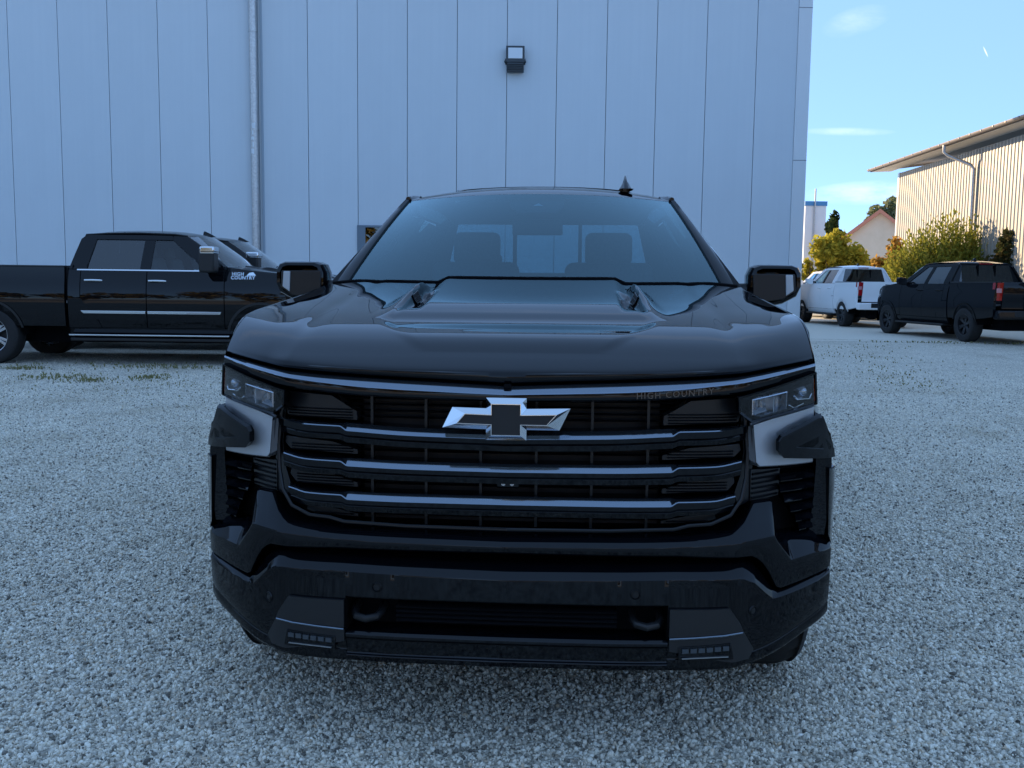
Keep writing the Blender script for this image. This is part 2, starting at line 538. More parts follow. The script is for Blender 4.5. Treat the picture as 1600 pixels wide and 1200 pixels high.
galv = speckle(mat('galvanised_pipe', (.45, .43, .42), .42, .85), (.42, .40, .39), (.62, .60, .58), 14., .0)
hall_wall = speckle(mat('corrugated_cladding', (.6, .56, .5), .45, .1), (.335, .31, .265), (.37, .345, .30), 1.2, .0)
hall_wall_node = hall_wall
roof_grey = mat('roof_sheet', (.30, .27, .25), .5, .3)
gutter_mat = mat('gutter', (.34, .29, .26), .4, .5)
soffit_mat = mat('soffit', (.70, .66, .60), .6)
plaster = speckle(mat('plaster', (.75, .70, .62), .9), (.62, .57, .47), (.70, .65, .56), 1.5, .0)
salmon = mat('salmon_roof_edge', (.55, .24, .17), .7)
roof_tile = speckle(mat('roof_tile', (.4, .3, .3), .8), (.30, .27, .27), (.40, .36, .35), 8., .1)
white_wall = speckle(mat('white_render', (.75, .75, .75), .8), (.70, .71, .72), (.78, .78, .79), 1., .0)
blue_trim = mat('blue_fascia', (.05, .22, .45), .4)
bark = speckle(mat('bark', (.08, .06, .045), .9), (.05, .04, .03), (.13, .10, .075), 20., .4, .02)


def leaf_mat(name, cols, trans=.35):
    m = bpy.data.materials.new(name); m.use_nodes = True
    nt = m.node_tree; nt.nodes.clear()
    out = nt.nodes.new('ShaderNodeOutputMaterial')
    g = nt.nodes.new('ShaderNodeNewGeometry')
    nz = nt.nodes.new('ShaderNodeTexNoise'); nz.inputs['Scale'].default_value = .9; nz.inputs['Detail'].default_value = 3
    tc = nt.nodes.new('ShaderNodeTexCoord'); nt.links.new(tc.outputs['Object'], nz.inputs['Vector'])
    ad = nt.nodes.new('ShaderNodeMath'); ad.operation = 'MULTIPLY_ADD'; ad.inputs[1].default_value = .55
    nt.links.new(g.outputs['Random Per Island'], ad.inputs[0])
    mm = nt.nodes.new('ShaderNodeMath'); mm.operation = 'MULTIPLY'; mm.inputs[1].default_value = .5
    nt.links.new(nz.outputs['Fac'], mm.inputs[0]); nt.links.new(mm.outputs[0], ad.inputs[2])
    r = nt.nodes.new('ShaderNodeValToRGB'); el = r.color_ramp.elements
    while len(el) < len(cols): el.new(.5)
    for i, (e, c) in enumerate(zip(el, cols)): e.position = i / (len(cols) - 1); e.color = (*c, 1)
    nt.links.new(ad.outputs[0], r.inputs[0])
    d = nt.nodes.new('ShaderNodeBsdfDiffuse'); t = nt.nodes.new('ShaderNodeBsdfTranslucent')
    nt.links.new(r.outputs[0], d.inputs[0]); nt.links.new(r.outputs[0], t.inputs[0])
    mx = nt.nodes.new('ShaderNodeMixShader'); mx.inputs[0].default_value = trans
    nt.links.new(d.outputs[0], mx.inputs[1]); nt.links.new(t.outputs[0], mx.inputs[2])
    nt.links.new(mx.outputs[0], out.inputs[0])
    return m


leaf_yellow = leaf_mat('yellow_green_leaves', [(.12, .15, .02), (.36, .35, .05), (.55, .46, .07), (.24, .26, .04)], .45)
leaf_orange = leaf_mat('autumn_leaves', [(.16, .10, .03), (.42, .20, .04), (.50, .32, .08), (.22, .17, .04)], .45)
leaf_willow = leaf_mat('willow_leaves', [(.06, .085, .015), (.22, .24, .04), (.40, .37, .07), (.14, .16, .03)], .4)
leaf_dark = leaf_mat('dark_leaves', [(.02, .03, .01), (.05, .06, .02), (.10, .08, .035), (.04, .05, .02)], .3)
leaf_conifer = leaf_mat('conifer_needles', [(.02, .035, .015), (.045, .06, .02), (.07, .085, .025)], .25)
leaf_grey = leaf_mat('pale_leaves', [(.10, .12, .05), (.18, .20, .10), (.26, .26, .15)], .4)
weed_mat = leaf_mat('weed_leaves', [(.12, .13, .05), (.26, .25, .11), (.42, .37, .21)], .3)

# ================================================================== THE SETTING
# ground: one sheet, level near the camera and rising gently towards the hall
m = MB()
xs_ = [-400, -120, -60, -30, -15, -8, -4, 0, 4, 8, 15, 30, 60, 120, 400]
ys_ = [-300, -120, -60, -30, -15, -6, 0, 4, 8.5, 11, 14, 17, 20, 23, 30, 40, 60, 120, 300, 700]
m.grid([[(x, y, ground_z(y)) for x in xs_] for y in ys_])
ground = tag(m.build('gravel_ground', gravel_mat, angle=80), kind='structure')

# compacted lane in front of the right-hand row of pickups
m = MB()
front, back = [], []
for k in range(49):
    x = 5.5 + k * .75
    front.append((x, 22.4 - .035 * (x - 8) + .22 * math.sin(x * 1.7) * .4 + rng.uniform(-.12, .12)))
    back.append((x, 60.0))
rows = [[(x, y, ground_z(y) + .004) for x, y in front], [(x, 24.0, .2 + .004) for x, y in front], [(x, y, .2 + .004) for x, y in back]]
m.grid(rows)
tag(m.build('lane', lane_mat, angle=80), kind='structure')

# loose stones lying on the sheet in the near part of the lot (instanced by geometry nodes)
m = MB()
yy = [1.9, 2.6, 3.3, 4.0, 4.8, 5.6, 6.6, 7.6, 8.5, 10, 11.5, 13, 15, 17.5]
m.grid([[(s * (.64 * y + 2.6), y, ground_z(y) + .0005) for s in np.linspace(-1, 1, 9)] for y in yy])
stones = tag(m.build('gravel', pebble_mat, angle=80), kind='stuff')
ng = bpy.data.node_groups.new('scatter_stones', 'GeometryNodeTree')
ng.interface.new_socket(name='Geometry', in_out='INPUT', socket_type='NodeSocketGeometry')
ng.interface.new_socket(name='Geometry', in_out='OUTPUT', socket_type='NodeSocketGeometry')


def G(t, **kw):
    n = ng.nodes.new(t)
    for k, v in kw.items():
        if hasattr(n, k) and k not in n.inputs: setattr(n, k, v)
        else: n.inputs[k].default_value = v
    return n


gi, go = G('NodeGroupInput'), G('NodeGroupOutput')
gpos = G('GeometryNodeInputPosition'); gsep = G('ShaderNodeSeparateXYZ')
ng.links.new(gpos.outputs[0], gsep.inputs[0])
gfc = G('ShaderNodeFloatCurve')
gmr = G('ShaderNodeMapRange'); gmr.inputs[1].default_value = 0; gmr.inputs[2].default_value = 20
ng.links.new(gsep.outputs['Y'], gmr.inputs[0])
ng.links.new(gmr.outputs[0], gfc.inputs['Value'])
cv = gfc.mapping.curves[0]
cv.points[0].location = (0, 1); cv.points[1].location = (1, 0)
for p in ((.2, .92), (.3, .62), (.45, .30), (.65, .10), (.85, .0)): cv.points.new(*p)
gfc.mapping.update()
gden = G('ShaderNodeMath', operation='MULTIPLY'); gden.inputs[1].default_value = 11000
ng.links.new(gfc.outputs[0], gden.inputs[0])
gax = G('ShaderNodeMath', operation='ABSOLUTE'); ng.links.new(gsep.outputs['X'], gax.inputs[0])
gw = G('ShaderNodeMath', operation='MULTIPLY_ADD'); gw.inputs[1].default_value = .62; gw.inputs[2].default_value = 2.4
ng.links.new(gsep.outputs['Y'], gw.inputs[0])
gsub = G('ShaderNodeMath', operation='SUBTRACT'); ng.links.new(gw.outputs[0], gsub.inputs[0]); ng.links.new(gax.outputs[0], gsub.inputs[1])
gfd = G('ShaderNodeMath', operation='DIVIDE'); gfd.use_clamp = True; gfd.inputs[1].default_value = 2.0
ng.links.new(gsub.outputs[0], gfd.inputs[0])
gmul = G('ShaderNodeMath', operation='MULTIPLY'); ng.links.new(gden.outputs[0], gmul.inputs[0]); ng.links.new(gfd.outputs[0], gmul.inputs[1])
gden = gmul
gdp = G('GeometryNodeDistributePointsOnFaces')
ng.links.new(gi.outputs[0], gdp.inputs['Mesh']); ng.links.new(gden.outputs[0], gdp.inputs['Density'])
gj = G('GeometryNodeGeometryToInstance')
for k in range(6):
    ic = G('GeometryNodeMeshIcoSphere'); ic.inputs['Radius'].default_value = 1; ic.inputs['Subdivisions'].default_value = 2
    nz = G('ShaderNodeTexNoise'); nz.inputs['Scale'].default_value = .9; nz.inputs['Detail'].default_value = 1.5
    pp = G('GeometryNodeInputPosition'); va = G('ShaderNodeVectorMath', operation='ADD'); va.inputs[1].default_value = (k*7.3, k*3.1, k)
    ng.links.new(pp.outputs[0], va.inputs[0]); ng.links.new(va.outputs[0], nz.inputs['Vector'])
    vs = G('ShaderNodeVectorMath', operation='SUBTRACT'); vs.inputs[1].default_value = (.5, .5, .5)
    ng.links.new(nz.outputs['Color'], vs.inputs[0])
    vm = G('ShaderNodeVectorMath', operation='SCALE'); vm.inputs['Scale'].default_value = 1.7
    ng.links.new(vs.outputs[0], vm.inputs[0])
    sp = G('GeometryNodeSetPosition')
    ng.links.new(ic.outputs['Mesh'], sp.inputs['Geometry']); ng.links.new(vm.outputs[0], sp.inputs['Offset'])
    ss = G('GeometryNodeSetShadeSmooth')
    ng.links.new(sp.outputs[0], ss.inputs[0])
    smt = G('GeometryNodeSetMaterial'); smt.inputs['Material'].default_value = pebble_mat
    ng.links.new(ss.outputs[0], smt.inputs[0])
    ng.links.new(smt.outputs[0], gj.inputs[0])
gip = G('GeometryNodeInstanceOnPoints')
ng.links.new(gdp.outputs['Points'], gip.inputs['Points']); ng.links.new(gj.outputs[0], gip.inputs['Instance'])
gip.inputs['Pick Instance'].default_value = True
r1 = G('FunctionNodeRandomValue', data_type='FLOAT_VECTOR'); r1.inputs[0].default_value = (0, 0, 0); r1.inputs[1].default_value = (6.28, 6.28, 6.28)
e2r = G('FunctionNodeEulerToRotation')
ng.links.new(r1.outputs[0], e2r.inputs[0]); ng.links.new(e2r.outputs[0], gip.inputs['Rotation'])
r2 = G('FunctionNodeRandomValue', data_type='FLOAT'); r2.inputs['Min'].default_value = 0; r2.inputs['Max'].default_value = 1
r2.inputs['Seed'].default_value = 5
pw = G('ShaderNodeMath', operation='POWER'); pw.inputs[1].default_value = 3.2
ng.links.new(r2.outputs[1], pw.inputs[0])
ma = G('ShaderNodeMath', operation='MULTIPLY_ADD'); ma.inputs[1].default_value = .0068; ma.inputs[2].default_value = .0030
ng.links.new(pw.outputs[0], ma.inputs[0])
r3 = G('FunctionNodeRandomValue', data_type='FLOAT_VECTOR'); r3.inputs[0].default_value = (.75, .65, .5); r3.inputs[1].default_value = (1.35, 1.15, .95)
r3.inputs['Seed'].default_value = 9
sc_ = G('ShaderNodeVectorMath', operation='SCALE')
ng.links.new(r3.outputs[0], sc_.inputs[0]); ng.links.new(ma.outputs[0], sc_.inputs['Scale'])
ng.links.new(sc_.outputs[0], gip.inputs['Scale'])
# lift some stones on to others so that dark gaps open between them
tr_ = G('GeometryNodeTranslateInstances')
r4 = G('FunctionNodeRandomValue', data_type='FLOAT_VECTOR'); r4.inputs[0].default_value = (0, 0, -.002); r4.inputs[1].default_value = (0, 0, .005); r4.inputs['Seed'].default_value = 21
tr_.inputs['Local Space'].default_value = False
ng.links.new(gip.outputs[0], tr_.inputs[0]); ng.links.new(r4.outputs[0], tr_.inputs['Translation'])
ng.links.new(tr_.outputs[0], go.inputs[0])
md = stones.modifiers.new('scatter', 'NODES'); md.node_group = ng


# ---- foliage helpers
def leaves(clumps, n, size, elong=1.6, droop=0.0, up=0.0):
    """n small leaf faces spread through ellipsoid clumps (centre, radii, weight)"""
    w = np.array([c[2] for c in clumps], float); w /= w.sum()
    idx = rng.choice(len(clumps), n, p=w)
    d = rng.normal(size=(n, 3)); d /= np.linalg.norm(d, axis=1)[:, None]
    r = rng.uniform(0, 1, n) ** .45
    C = np.array([c[0] for c in clumps])[idx]; A = np.array([c[1] for c in clumps])[idx]
    P = C + d * A * r[:, None]
    a = rng.normal(size=(n, 3)) + np.array([0, 0, up]) - np.array([0, 0, droop]); a /= np.linalg.norm(a, axis=1)[:, None]
    b = np.cross(a, rng.normal(size=(n, 3))); b /= np.linalg.norm(b, axis=1)[:, None]
    s = size * rng.uniform(.6, 1.4, n)[:, None]
    nrm = np.cross(a, b)
    p0 = P - a * s * elong * .5; p2 = P + a * s * elong * .5
    p1 = P + b * s * .5 + nrm * s * .12; p3 = P - b * s * .5 + nrm * s * .12
    V = np.stack([p0, p1, p2, p3], 1).reshape(-1, 3)
    F = np.arange(n * 4).reshape(-1, 4)
    return V, F


def leaf_obj(name, VF, material, parent=None):
    me = bpy.data.meshes.new(name)
    me.from_pydata(VF[0].tolist(), [], VF[1].tolist())
    me.materials.append(material)
    return link(name, me, parent)


def blob_clumps(c, rad, n, spread=.75, rr=(.22, .42), zmin=None):
    out = []
    for _ in range(n):
        d = rng.normal(size=3); d /= np.linalg.norm(d)
        p = np.array(c) + d * np.array(rad) * rng.uniform(.2, spread)
        q = rng.uniform(*rr) * np.array(rad)
        if zmin is not None and p[2] - q[2] < zmin: p[2] = zmin + q[2]
        out.append((p, q, q.prod() ** (2/3)))
    return out


def bush(name, label, x, y, w, h, d, n, size, material, cat='bush', nc=26, extra=None, elong=1.6, up=.0, droop=0., base=.2):
    t = thing(name, label, cat, (x, y, ground_z(y)))
    cl_ = blob_clumps((0, 0, h * .5), (w/2, d/2, h*.5), nc, .8, (.22, .4), .05)
    if extra: cl_ += extra
    leaf_obj('foliage', leaves(cl_, n, size, elong, droop, up), material, t)
    m = MB()
    for k in range(7):
        a = rng.uniform(0, 6.28); q = rng.uniform(.15, .38)
        m.tube([(.1*math.cos(a), .1*math.sin(a), -.02), (q*w*.5*math.cos(a), q*d*.5*math.sin(a), h*.4), (q*w*math.cos(a), q*d*math.sin(a), h*.78)], [.035, .022, .008], 6)
    m.build('stems', bark, t)
    return t


def tree(name, label, x, y, h, crown_c, crown_r, n, size, material, nc=30, trunk_r=.2, elong=1.5):
    t = thing(name, label, 'tree', (x, y, ground_z(y)))
    m = MB()
    m.tube([(0, 0, -.05), (.05, 0, h*.3), (-.05, .05, h*.6), (0, 0, h*.9)], [trunk_r, trunk_r*.75, trunk_r*.45, trunk_r*.12], 9)
    for k in range(9):
        a = k * 2.4; z0 = h * (.28 + .055*k)
        l = crown_r[0] * (.95 - .07*k)
        m.tube([(0, 0, z0), (l*.5*math.cos(a), l*.5*math.sin(a), z0 + l*.35), (l*.9*math.cos(a), l*.9*math.sin(a), z0 + l*.5)], [trunk_r*.35, trunk_r*.2, .02], 6)
    m.build('trunk', bark, t)
    leaf_obj('crown', leaves(blob_clumps(crown_c, crown_r, nc, .85, (.16, .32)), n, size, elong), material, t)
    return t


def feathery(name, label, x, y, w, h, d):
    """a bush of many arching shoots, each set with narrow leaves"""
    t = thing(name, label, 'bush', (x, y, ground_z(y)))
    V = []; st = MB()
    for k in range(760):
        a = rng.uniform(0, 6.28); q = rng.uniform(0, 1) ** .6
        top = np.array([math.cos(a) * q * w * .5, math.sin(a) * q * d * .5, h * (1.0 - .45 * q ** 2) * rng.uniform(.62, 1.04)])
        b0 = np.array([math.cos(a) * q * w * .3, math.sin(a) * q * d * .25, .05])
        mid = (b0 + top) / 2 + np.array([-math.cos(a), -math.sin(a), 0]) * .25 * q + np.array([0, 0, .3])
        if k % 3 == 0: st.tube([b0, mid, top], [.014, .009, .003], 4, caps=False)
        n = 34
        for j in range(n):
            tt = .22 + .78 * (j + rng.uniform()) / n
            p = (1 - tt)**2 * b0 + 2 * tt * (1 - tt) * mid + tt**2 * top
            tg = 2 * (1 - tt) * (mid - b0) + 2 * tt * (top - mid); tg /= np.linalg.norm(tg)
            dr = tg * 1.1 + rng.normal(size=3) * .6; dr /= np.linalg.norm(dr)
            sd = np.cross(dr, rng.normal(size=3)); sd /= np.linalg.norm(sd)
            l = rng.uniform(.10, .24); ww = rng.uniform(.02, .045)
            p = p + rng.normal(size=3) * .03
            V += [p, p + dr*l*.5 + sd*ww, p + dr*l, p + dr*l*.5 - sd*ww]
    V = np.array(V); leaf_obj('foliage', (V, np.arange(len(V)).reshape(-1, 4)), leaf_willow, t)
    st.build('stems', bark, t)
    return t


# ---- the big panel-clad hall
WX, WY, WH = 9.98, 33.5, 13.2
GZ = .2
hall = thing('panel_clad_hall', 'tall light blue-grey hall wall of upright panels behind the black pickups', 'building', (0, WY, GZ))
m = MB(); m.box2((-62, .09, -.5), (WX - .03, 7.5, WH)); m.build('wall_core', panel_core, hall)
PW = 1.69
m = MB(); m.box2((0.009, 0, .0), (PW - .009, .09, WH - .02))
panel_me = m.mesh('panel', panel_mat)
x0 = -7.06
k = 9
lines = []
while x0 + k * PW > -61:
    k -= 1
    o = link('panel', panel_me, hall, .006, 2); o.location = (x0 + k * PW, 0, 0)
m = MB(); m.box2((WX - .455, -.035, 0), (WX, .09, WH)); m.box2((WX - .02, .09, 0), (WX, 7.5, WH))
m.build('corner_trim', trim_mat, hall, .008)
m = MB(); m.box2((x0 + 9*PW + .009, 0.0, 0), (WX - .46, .08, WH - .02)); m.build('panel', panel_mat, hall, .006)
m = MB(); m.box2((-62, -.06, WH), (WX + .04, .3, WH + .16)); m.build('roof_edge', trim_mat, hall, .01)
m = MB(); m.box2((-62, -.012, -.3), (WX + .0, .085, -.004)); m.build('plinth', panel_core, hall)
for zz in (5.55, 10.6):
    m = MB(); m.box2((WX - .46, -.0375, zz), (WX + .002, -.0345, zz + .02)); m.build('trim_seam', panel_core, hall)
# downpipe
px_ = -8.86
dp = MB(); zc = [0.0, 2.55, 2.552, 7.3, 7.302, WH - .1]
dp.tube([(px_, -.16, -.15), (px_, -.16, WH + .02)], .125, 20)
dpo = dp.build('downpipe', galv, hall)
for zz in (2.45, 6.35, 9.6):
    m = MB(); m.lathe([(-.035, .128), (-.03, .14), (.03, .14), (.035, .128)], (px_, -.16, zz), 'Z', 20)
    m.box2((px_ - .03, -.05, zz - .025), (px_ + .03, .0, zz + .025)); m.build('bracket', galv, dpo)
m = MB(); m.box2((px_ + .20, -.03, 0), (px_ + .27, -.002, WH - .05)); m.build('cover_strip', mat('cover_strip', (.30, .36, .42), .45), hall, .004)
for j in range(5):
    m = MB(); rows = []; w_, h_, z_ = rng.uniform(.2, .5), rng.uniform(.05, .12), 5.6 + .22*j + rng.uniform(-.05, .05); a_ = rng.uniform(-.4, .2)
    for dz in (-1, -.3, .3, 1): rows.append([(px_ + .1275*math.sin(a_ + t), -.16 - .1275*math.cos(a_ + t), z_ + dz*h_ + rng.uniform(-.02, .02)) for t in np.linspace(-w_, w_, 5)])
    m.grid(rows); m.build('torn_sticker', paper_white, dpo)
# small window partly hidden behind the parked pickup
m = MB(); wx0, wz0, wz1 = -5.40, 1.2, 3.12
m.box2((wx0, -.05, wz1), (wx0 + 1.5, -.002, wz1 + .07)); m.box2((wx0, -.05, wz0), (wx0 + .28, -.002, wz1))
m.box2((wx0 + 1.22, -.05, wz0), (wx0 + 1.5, -.002, wz1)); m.box2((wx0, -.05, wz0 - .07), (wx0 + 1.5, -.002, wz0))
wf = m.build('window', mat('window_frame', (.13, .17, .21), .5), hall, .004)
m = MB(); m.box2((wx0 + .28, -.02, wz0), (wx0 + 1.22, -.003, wz1)); m.build('pane', glass_dark, wf)

# floodlight on the wall
fl = thing('floodlight', 'square dark floodlight with a pale lens mounted high on the panel wall', 'wall lamp', (-.02, WY, 0))
fz = 8.97
m = MB(); m.box2((-.31, -.30, fz - .12), (.31, -.06, fz + .42))
body_ = m.build('housing', mat('lamp_grey', (.035, .045, .055), .5), fl, .015)
m = MB()
for sx in (-1, 1):
    m.box2((sx*.345, -.20, fz - .14), (sx*.315, -.005, fz + .02)); m.lathe([(sx*.31, .0), (sx*.31, .04), (sx*.37, .04), (sx*.37, 0)], (0, -.18, fz - .08), 'X', 12)
m.box2((-.33, -.03, fz - .14), (.33, -.004, fz - .06))
m.build('bracket', body_.data.materials[0], fl, .005)
m = MB(); m.box2((-.24, -.318, fz + .0), (.24, -.302, fz + .35)); m.build('lens', mat('lamp_lens', (.66, .70, .74), .22, coat=.6), fl, .006)
m = MB()
for k in range(5): m.box2((-.29, -.34, fz - .42 + .055*k), (.29, -.08, fz - .395 + .055*k))
m.box2((-.27, -.30, fz - .43), (.27, -.1, fz - .13)); m.build('driver_box', body_.data.materials[0], fl, .008)

# ---- the corrugated hall on the right
FD = Vector((.030, 1, 0)).normalized(); FN = Vector((-1, .030, 0)).normalized()
barn = thing('corrugated_hall', 'cream corrugated metal hall with a brown gutter in the sun at the right', 'building', (0, 0, 0))
eave_far = Vector((17.35, 46.6, 0)); EZ = 6.98


def bpt(s, out, z):      # s metres towards the camera from the far gable, out metres in front of the wall
    p = Vector((17.72, 45.0, 0)) - FD * s + FN * out
    return (p.x, p.y, z)


m = MB()
pitch_ = .25
prof = []
s = 0.0
while s < 30:
    prof += [(s, .0), (s + .09, .0), (s + .135, .028), (s + .205, .028)]
    s += pitch_
m.grid([[bpt(a, b, z) for a, b in prof] for z in (.1, 6.72)])
m.build('corrugated_wall', hall_wall, barn, angle=20)
m = MB(); m.grid([[bpt(0, 0, .1), bpt(0, -22, .1)], [bpt(0, 0, 6.75), bpt(0, -22, 8.6)]]); m.build('gable_wall', hall_wall, barn)
m = MB(); m.grid([[bpt(-.02, .05, .1), bpt(.12, .055, .1)], [bpt(-.02, .05, 6.72), bpt(.12, .055, 6.72)]]); m.build('corner_trim', trim_mat, barn)
m = MB()
m.grid([[bpt(-1.4, .82, EZ - .05), bpt(30, .82, EZ - .05)], [bpt(-1.4, -.1, EZ - .02), bpt(30, -.1, EZ - .02)]]); m.build('soffit', soffit_mat, barn)
m = MB()
for a, b in ((bpt(-1.4, .85, EZ), bpt(30, .85, EZ)),):
    m.grid([[bpt(-1.4, .86, EZ + .04), bpt(30, .86, EZ + .04)], [bpt(-1.4, -14, EZ + 2.0), bpt(30, -14, EZ + 2.0)]])
    m.grid([[bpt(-1.4, .86, EZ - .06), bpt(-1.4, -14, EZ + 1.9)], [bpt(-1.4, .86, EZ + .04), bpt(-1.4, -14, EZ + 2.0)]])
m.build('roof', roof_grey, barn)
m = MB(); m.grid([[bpt(-1.4, .82, EZ - .06), bpt(30, .82, EZ - .06)], [bpt(-1.4, .82, EZ + .02), bpt(30, .82, EZ + .02)]]); m.build('fascia', gutter_mat, barn)
m = MB(); rows = []
for j in range(9):
    a = math.pi * (1 + j / 8); rows.append([bpt(-1.43, .93 + .085*math.cos(a), EZ + .06 + .10*math.sin(a)), bpt(30, .93 + .085*math.cos(a), EZ + .06 + .10*math.sin(a))])
m.grid(rows); gut = m.build('gutter', gutter_mat, barn)
m = MB(); m.box((0, 0, .055), (.20, .035, .012)); m.box((-.092, 0, .03), (.016, .035, .062))
br_me = m.mesh('bracket', gutter_mat)
for k in range(34):
    o = link('bracket', br_me, gut); o.location = bpt(-1.2 + .9*k, .93, EZ); o.rotation_euler = (0, 0, math.atan2(-FN.y, -FN.x))
ps = 8.1
m = MB(); m.tube([bpt(ps - .9, .92, EZ - .02), bpt(ps - .9, .92, EZ - .28), bpt(ps - .8, .80, EZ - .42), bpt(ps - .1, .22, EZ - .86), bpt(ps, .13, EZ - 1.02), bpt(ps, .13, .1)], .065, 12)
dpb = m.build('downpipe', galv, barn)
for zz in (5.0, 2.8):
    m = MB(); m.lathe([(-.03, .067), (-.03, .078), (.03, .078), (.03, .067)], bpt(ps, .13, zz), 'Z', 12); m.build('bracket', galv, dpb)

# ---- small house with a salmon gable, white tower block, trees behind
house = thing('gabled_house', 'small cream house with a salmon edged gable beyond the bushes', 'building', (22.6, 60, .2), R(-24))
m = MB()
HW, HE, HP = 2.0, 4.35, 6.0
prof = [(-HW, 0), (HW, 0), (HW, HE), (0, HP - .12), (-HW, HE)]
m.poly(prof, lambda u, v, d: (u, d, v), 9.0); m.build('wall', plaster, house)
for sx in (-1, 1):
    m = MB()
    a = Vector((0, 0, HP)); b = Vector((sx*(HW + .32), 0, HE - .18))
    m.grid([[(a.x, -.3, a.z + .09), (a.x, 9.2, a.z + .09)], [(b.x, -.3, b.z + .09), (b.x, 9.2, b.z + .09)]])
    m.grid([[(a.x, -.28, a.z - .03), (a.x, 9.2, a.z - .03)], [(b.x, -.28, b.z - .03), (b.x, 9.2, b.z - .03)]])
    ro = m.build('roof', roof_tile, house)
    m = MB(); m.grid([[(a.x, -.32, a.z + .11), (b.x, -.32, b.z + .11)], [(a.x, -.32, a.z - .14), (b.x, -.32, b.z - .14)]]); m.grid([[(a.x, -.02, a.z - .14), (b.x, -.02, b.z - .14)], [(a.x, -.32, a.z - .14), (b.x, -.32, b.z - .14)]])
    m.build('barge_board', salmon, ro)
m = MB(); m.box2((-.62, -.05, 1.6), (-.12, -.004, 3.05)); wf = m.build('window', mat('dark_frame', (.05, .05, .05), .5), house, .01)
m = MB(); m.box2((-.56, -.06, 1.68), (-.18, -.052, 2.98)); m.build('pane', glass_dark, wf)

tower = thing('white_block', 'narrow white block with a blue top edge beside the hall corner', 'building', (21.9, 70, .2))
m = MB(); m.box2((-.95, 0, 0), (.55, 8, 7.1)); m.build('wall', white_wall, tower)
m = MB(); m.box2((-1.0, -.06, 7.1), (.60, 8, 7.42)); m.build('blue_fascia', blue_trim, tower)
m = MB(); m.tube([(-.30, -.12, .2), (-.30, -.12, 8.3)], .06, 8); m.build('pole', galv, tower)
m = MB(); m.box2((-.5, -.14, 4.0), (-.1, -.02, 4.08)); m.build('bracket', galv, tower)

tree('dark_tree', 'dark narrow evergreen tree beside the white block', 20.35, 62, 6.2, (0, 0, 3.9), (1.0, .95, 2.3), 3200, .2, leaf_conifer, 30, .14)
tree('dark_tree', 'lower dark bushy evergreen left of the gabled house', 21.7, 64, 5.3, (.1, 0, 3.0), (1.15, 1.0, 2.2), 3400, .2, leaf_conifer, 30, .14)
tree('round_tree', 'pale airy tree rising behind the gabled house roof', 30.6, 80, 9.6, (0, 0, 7.0), (2.6, 2.4, 2.8), 2600, .26, leaf_grey, 26, .2)
tree('round_tree', 'thin pale treetop left of the gabled house roof', 27.2, 82, 6.6, (0, 0, 5.0), (1.6, 1.6, 1.6), 900, .26, leaf_grey, 18, .14)

bush('sunlit_bush', 'yellow-green sunlit bush left of the gabled house', 14.85, 44, 3.2, 4.05, 2.2, 8000, .15, leaf_yellow, nc=30)
bush('sunlit_bush', 'small yellow-green bush against the hall corner', 13.55, 44.5, 1.5, 3.1, 1.4, 1800, .14, leaf_yellow, nc=14)
bush('autumn_bush', 'orange-tinged bush in autumn colours beside the feathery green bush', 15.45, 39.6, 2.2, 3.3, 1.7, 4200, .13, leaf_orange, nc=20)
feathery('feathery_bush', 'large feathery green bush in front of the corrugated hall', 16.5, 36.5, 5.2, 4.0, 2.4)
bush('brown_bush', 'dark brownish bush at the right edge behind the anthracite pickup', 17.75, 34.0, 3.3, 3.5, 2.0, 6500, .12, leaf_dark, nc=24)
bush('brown_bush', 'low dark bush between the feathery bush and the corrugated wall', 18.0, 36.6, 3.0, 3.4, 1.8, 4800, .13, leaf_dark, nc=24)
m = MB(); m.tube([(0, 0, 0), (0, 0, 2.1)], .05, 8); m.lathe([(2.1, .06), (2.16, .05), (2.17, 0)], (0, 0, 0), 'Z', 8)
o = m.build('post', matte_black); o.location = (14.75, 39.5, .2); tag(o, 'thin dark post in front of the gabled house', 'post')

# ---- weeds in the gravel
def weeds(name, spots, n, h, w):
    m = MB(); 
    for _ in range(n):
        cx, cy, rx, ry = spots[rng.integers(len(spots))]
        x, y = cx + rng.normal() * rx, cy + rng.normal() * ry
        z = ground_z(y); hh = h * rng.uniform(.35, 1.2)
        for b in range(4):
            a = rng.uniform(0, 6.28); l = hh * rng.uniform(.3, .9); q = w * rng.uniform(.6, 1.3)
            p = Vector((x, y, z)); d = Vector((math.cos(a), math.sin(a), 0)); s_ = Vector((-d.y, d.x, 0)) * q
            m.face([p - s_*.5, p + s_*.5, p + d*l*.5 + s_*.6 + Vector((0, 0, hh*.7)), p + d*l*.5 - s_*.6 + Vector((0, 0, hh*.7))])
            m.face([p + d*l*.5 - s_*.6 + Vector((0, 0, hh*.7)), p + d*l*.5 + s_*.6 + Vector((0, 0, hh*.7)), p + d*l + Vector((0, 0, hh*.85))])
    return tag(m.build(name, weed_mat, smooth=False, weld=False), kind='stuff')


weeds('weeds', [(-6.0, 14.9, .7, .25), (-5.2, 14.7, .4, .2), (-6.35, 13.2, .28, .18), (-5.75, 12.9, .22, .15), (-5.0, 13.3, .14, .2), (-7.3, 14.3, .2, .12)], 620, .045, .009)
weeds('weeds', [(-6.0, 12.2, 1.0, .4), (-7.2, 12.6, .5, .3), (-4.4, 12.8, .5, .4), (-5.5, 11.2, 1.4, .4)], 260, .025, .007)
weeds('weeds', [(6.0, 15.5, .5, .8), (6.8, 18.0, .6, .8), (7.4, 20.5, 1.0, .5), (5.7, 13.6, .3, .5)], 300, .03, .010)
weeds('weeds', [(9 + 1.1*k, 22.3 - .03*k, .55, .14) for k in range(14)], 600, .045, .014)

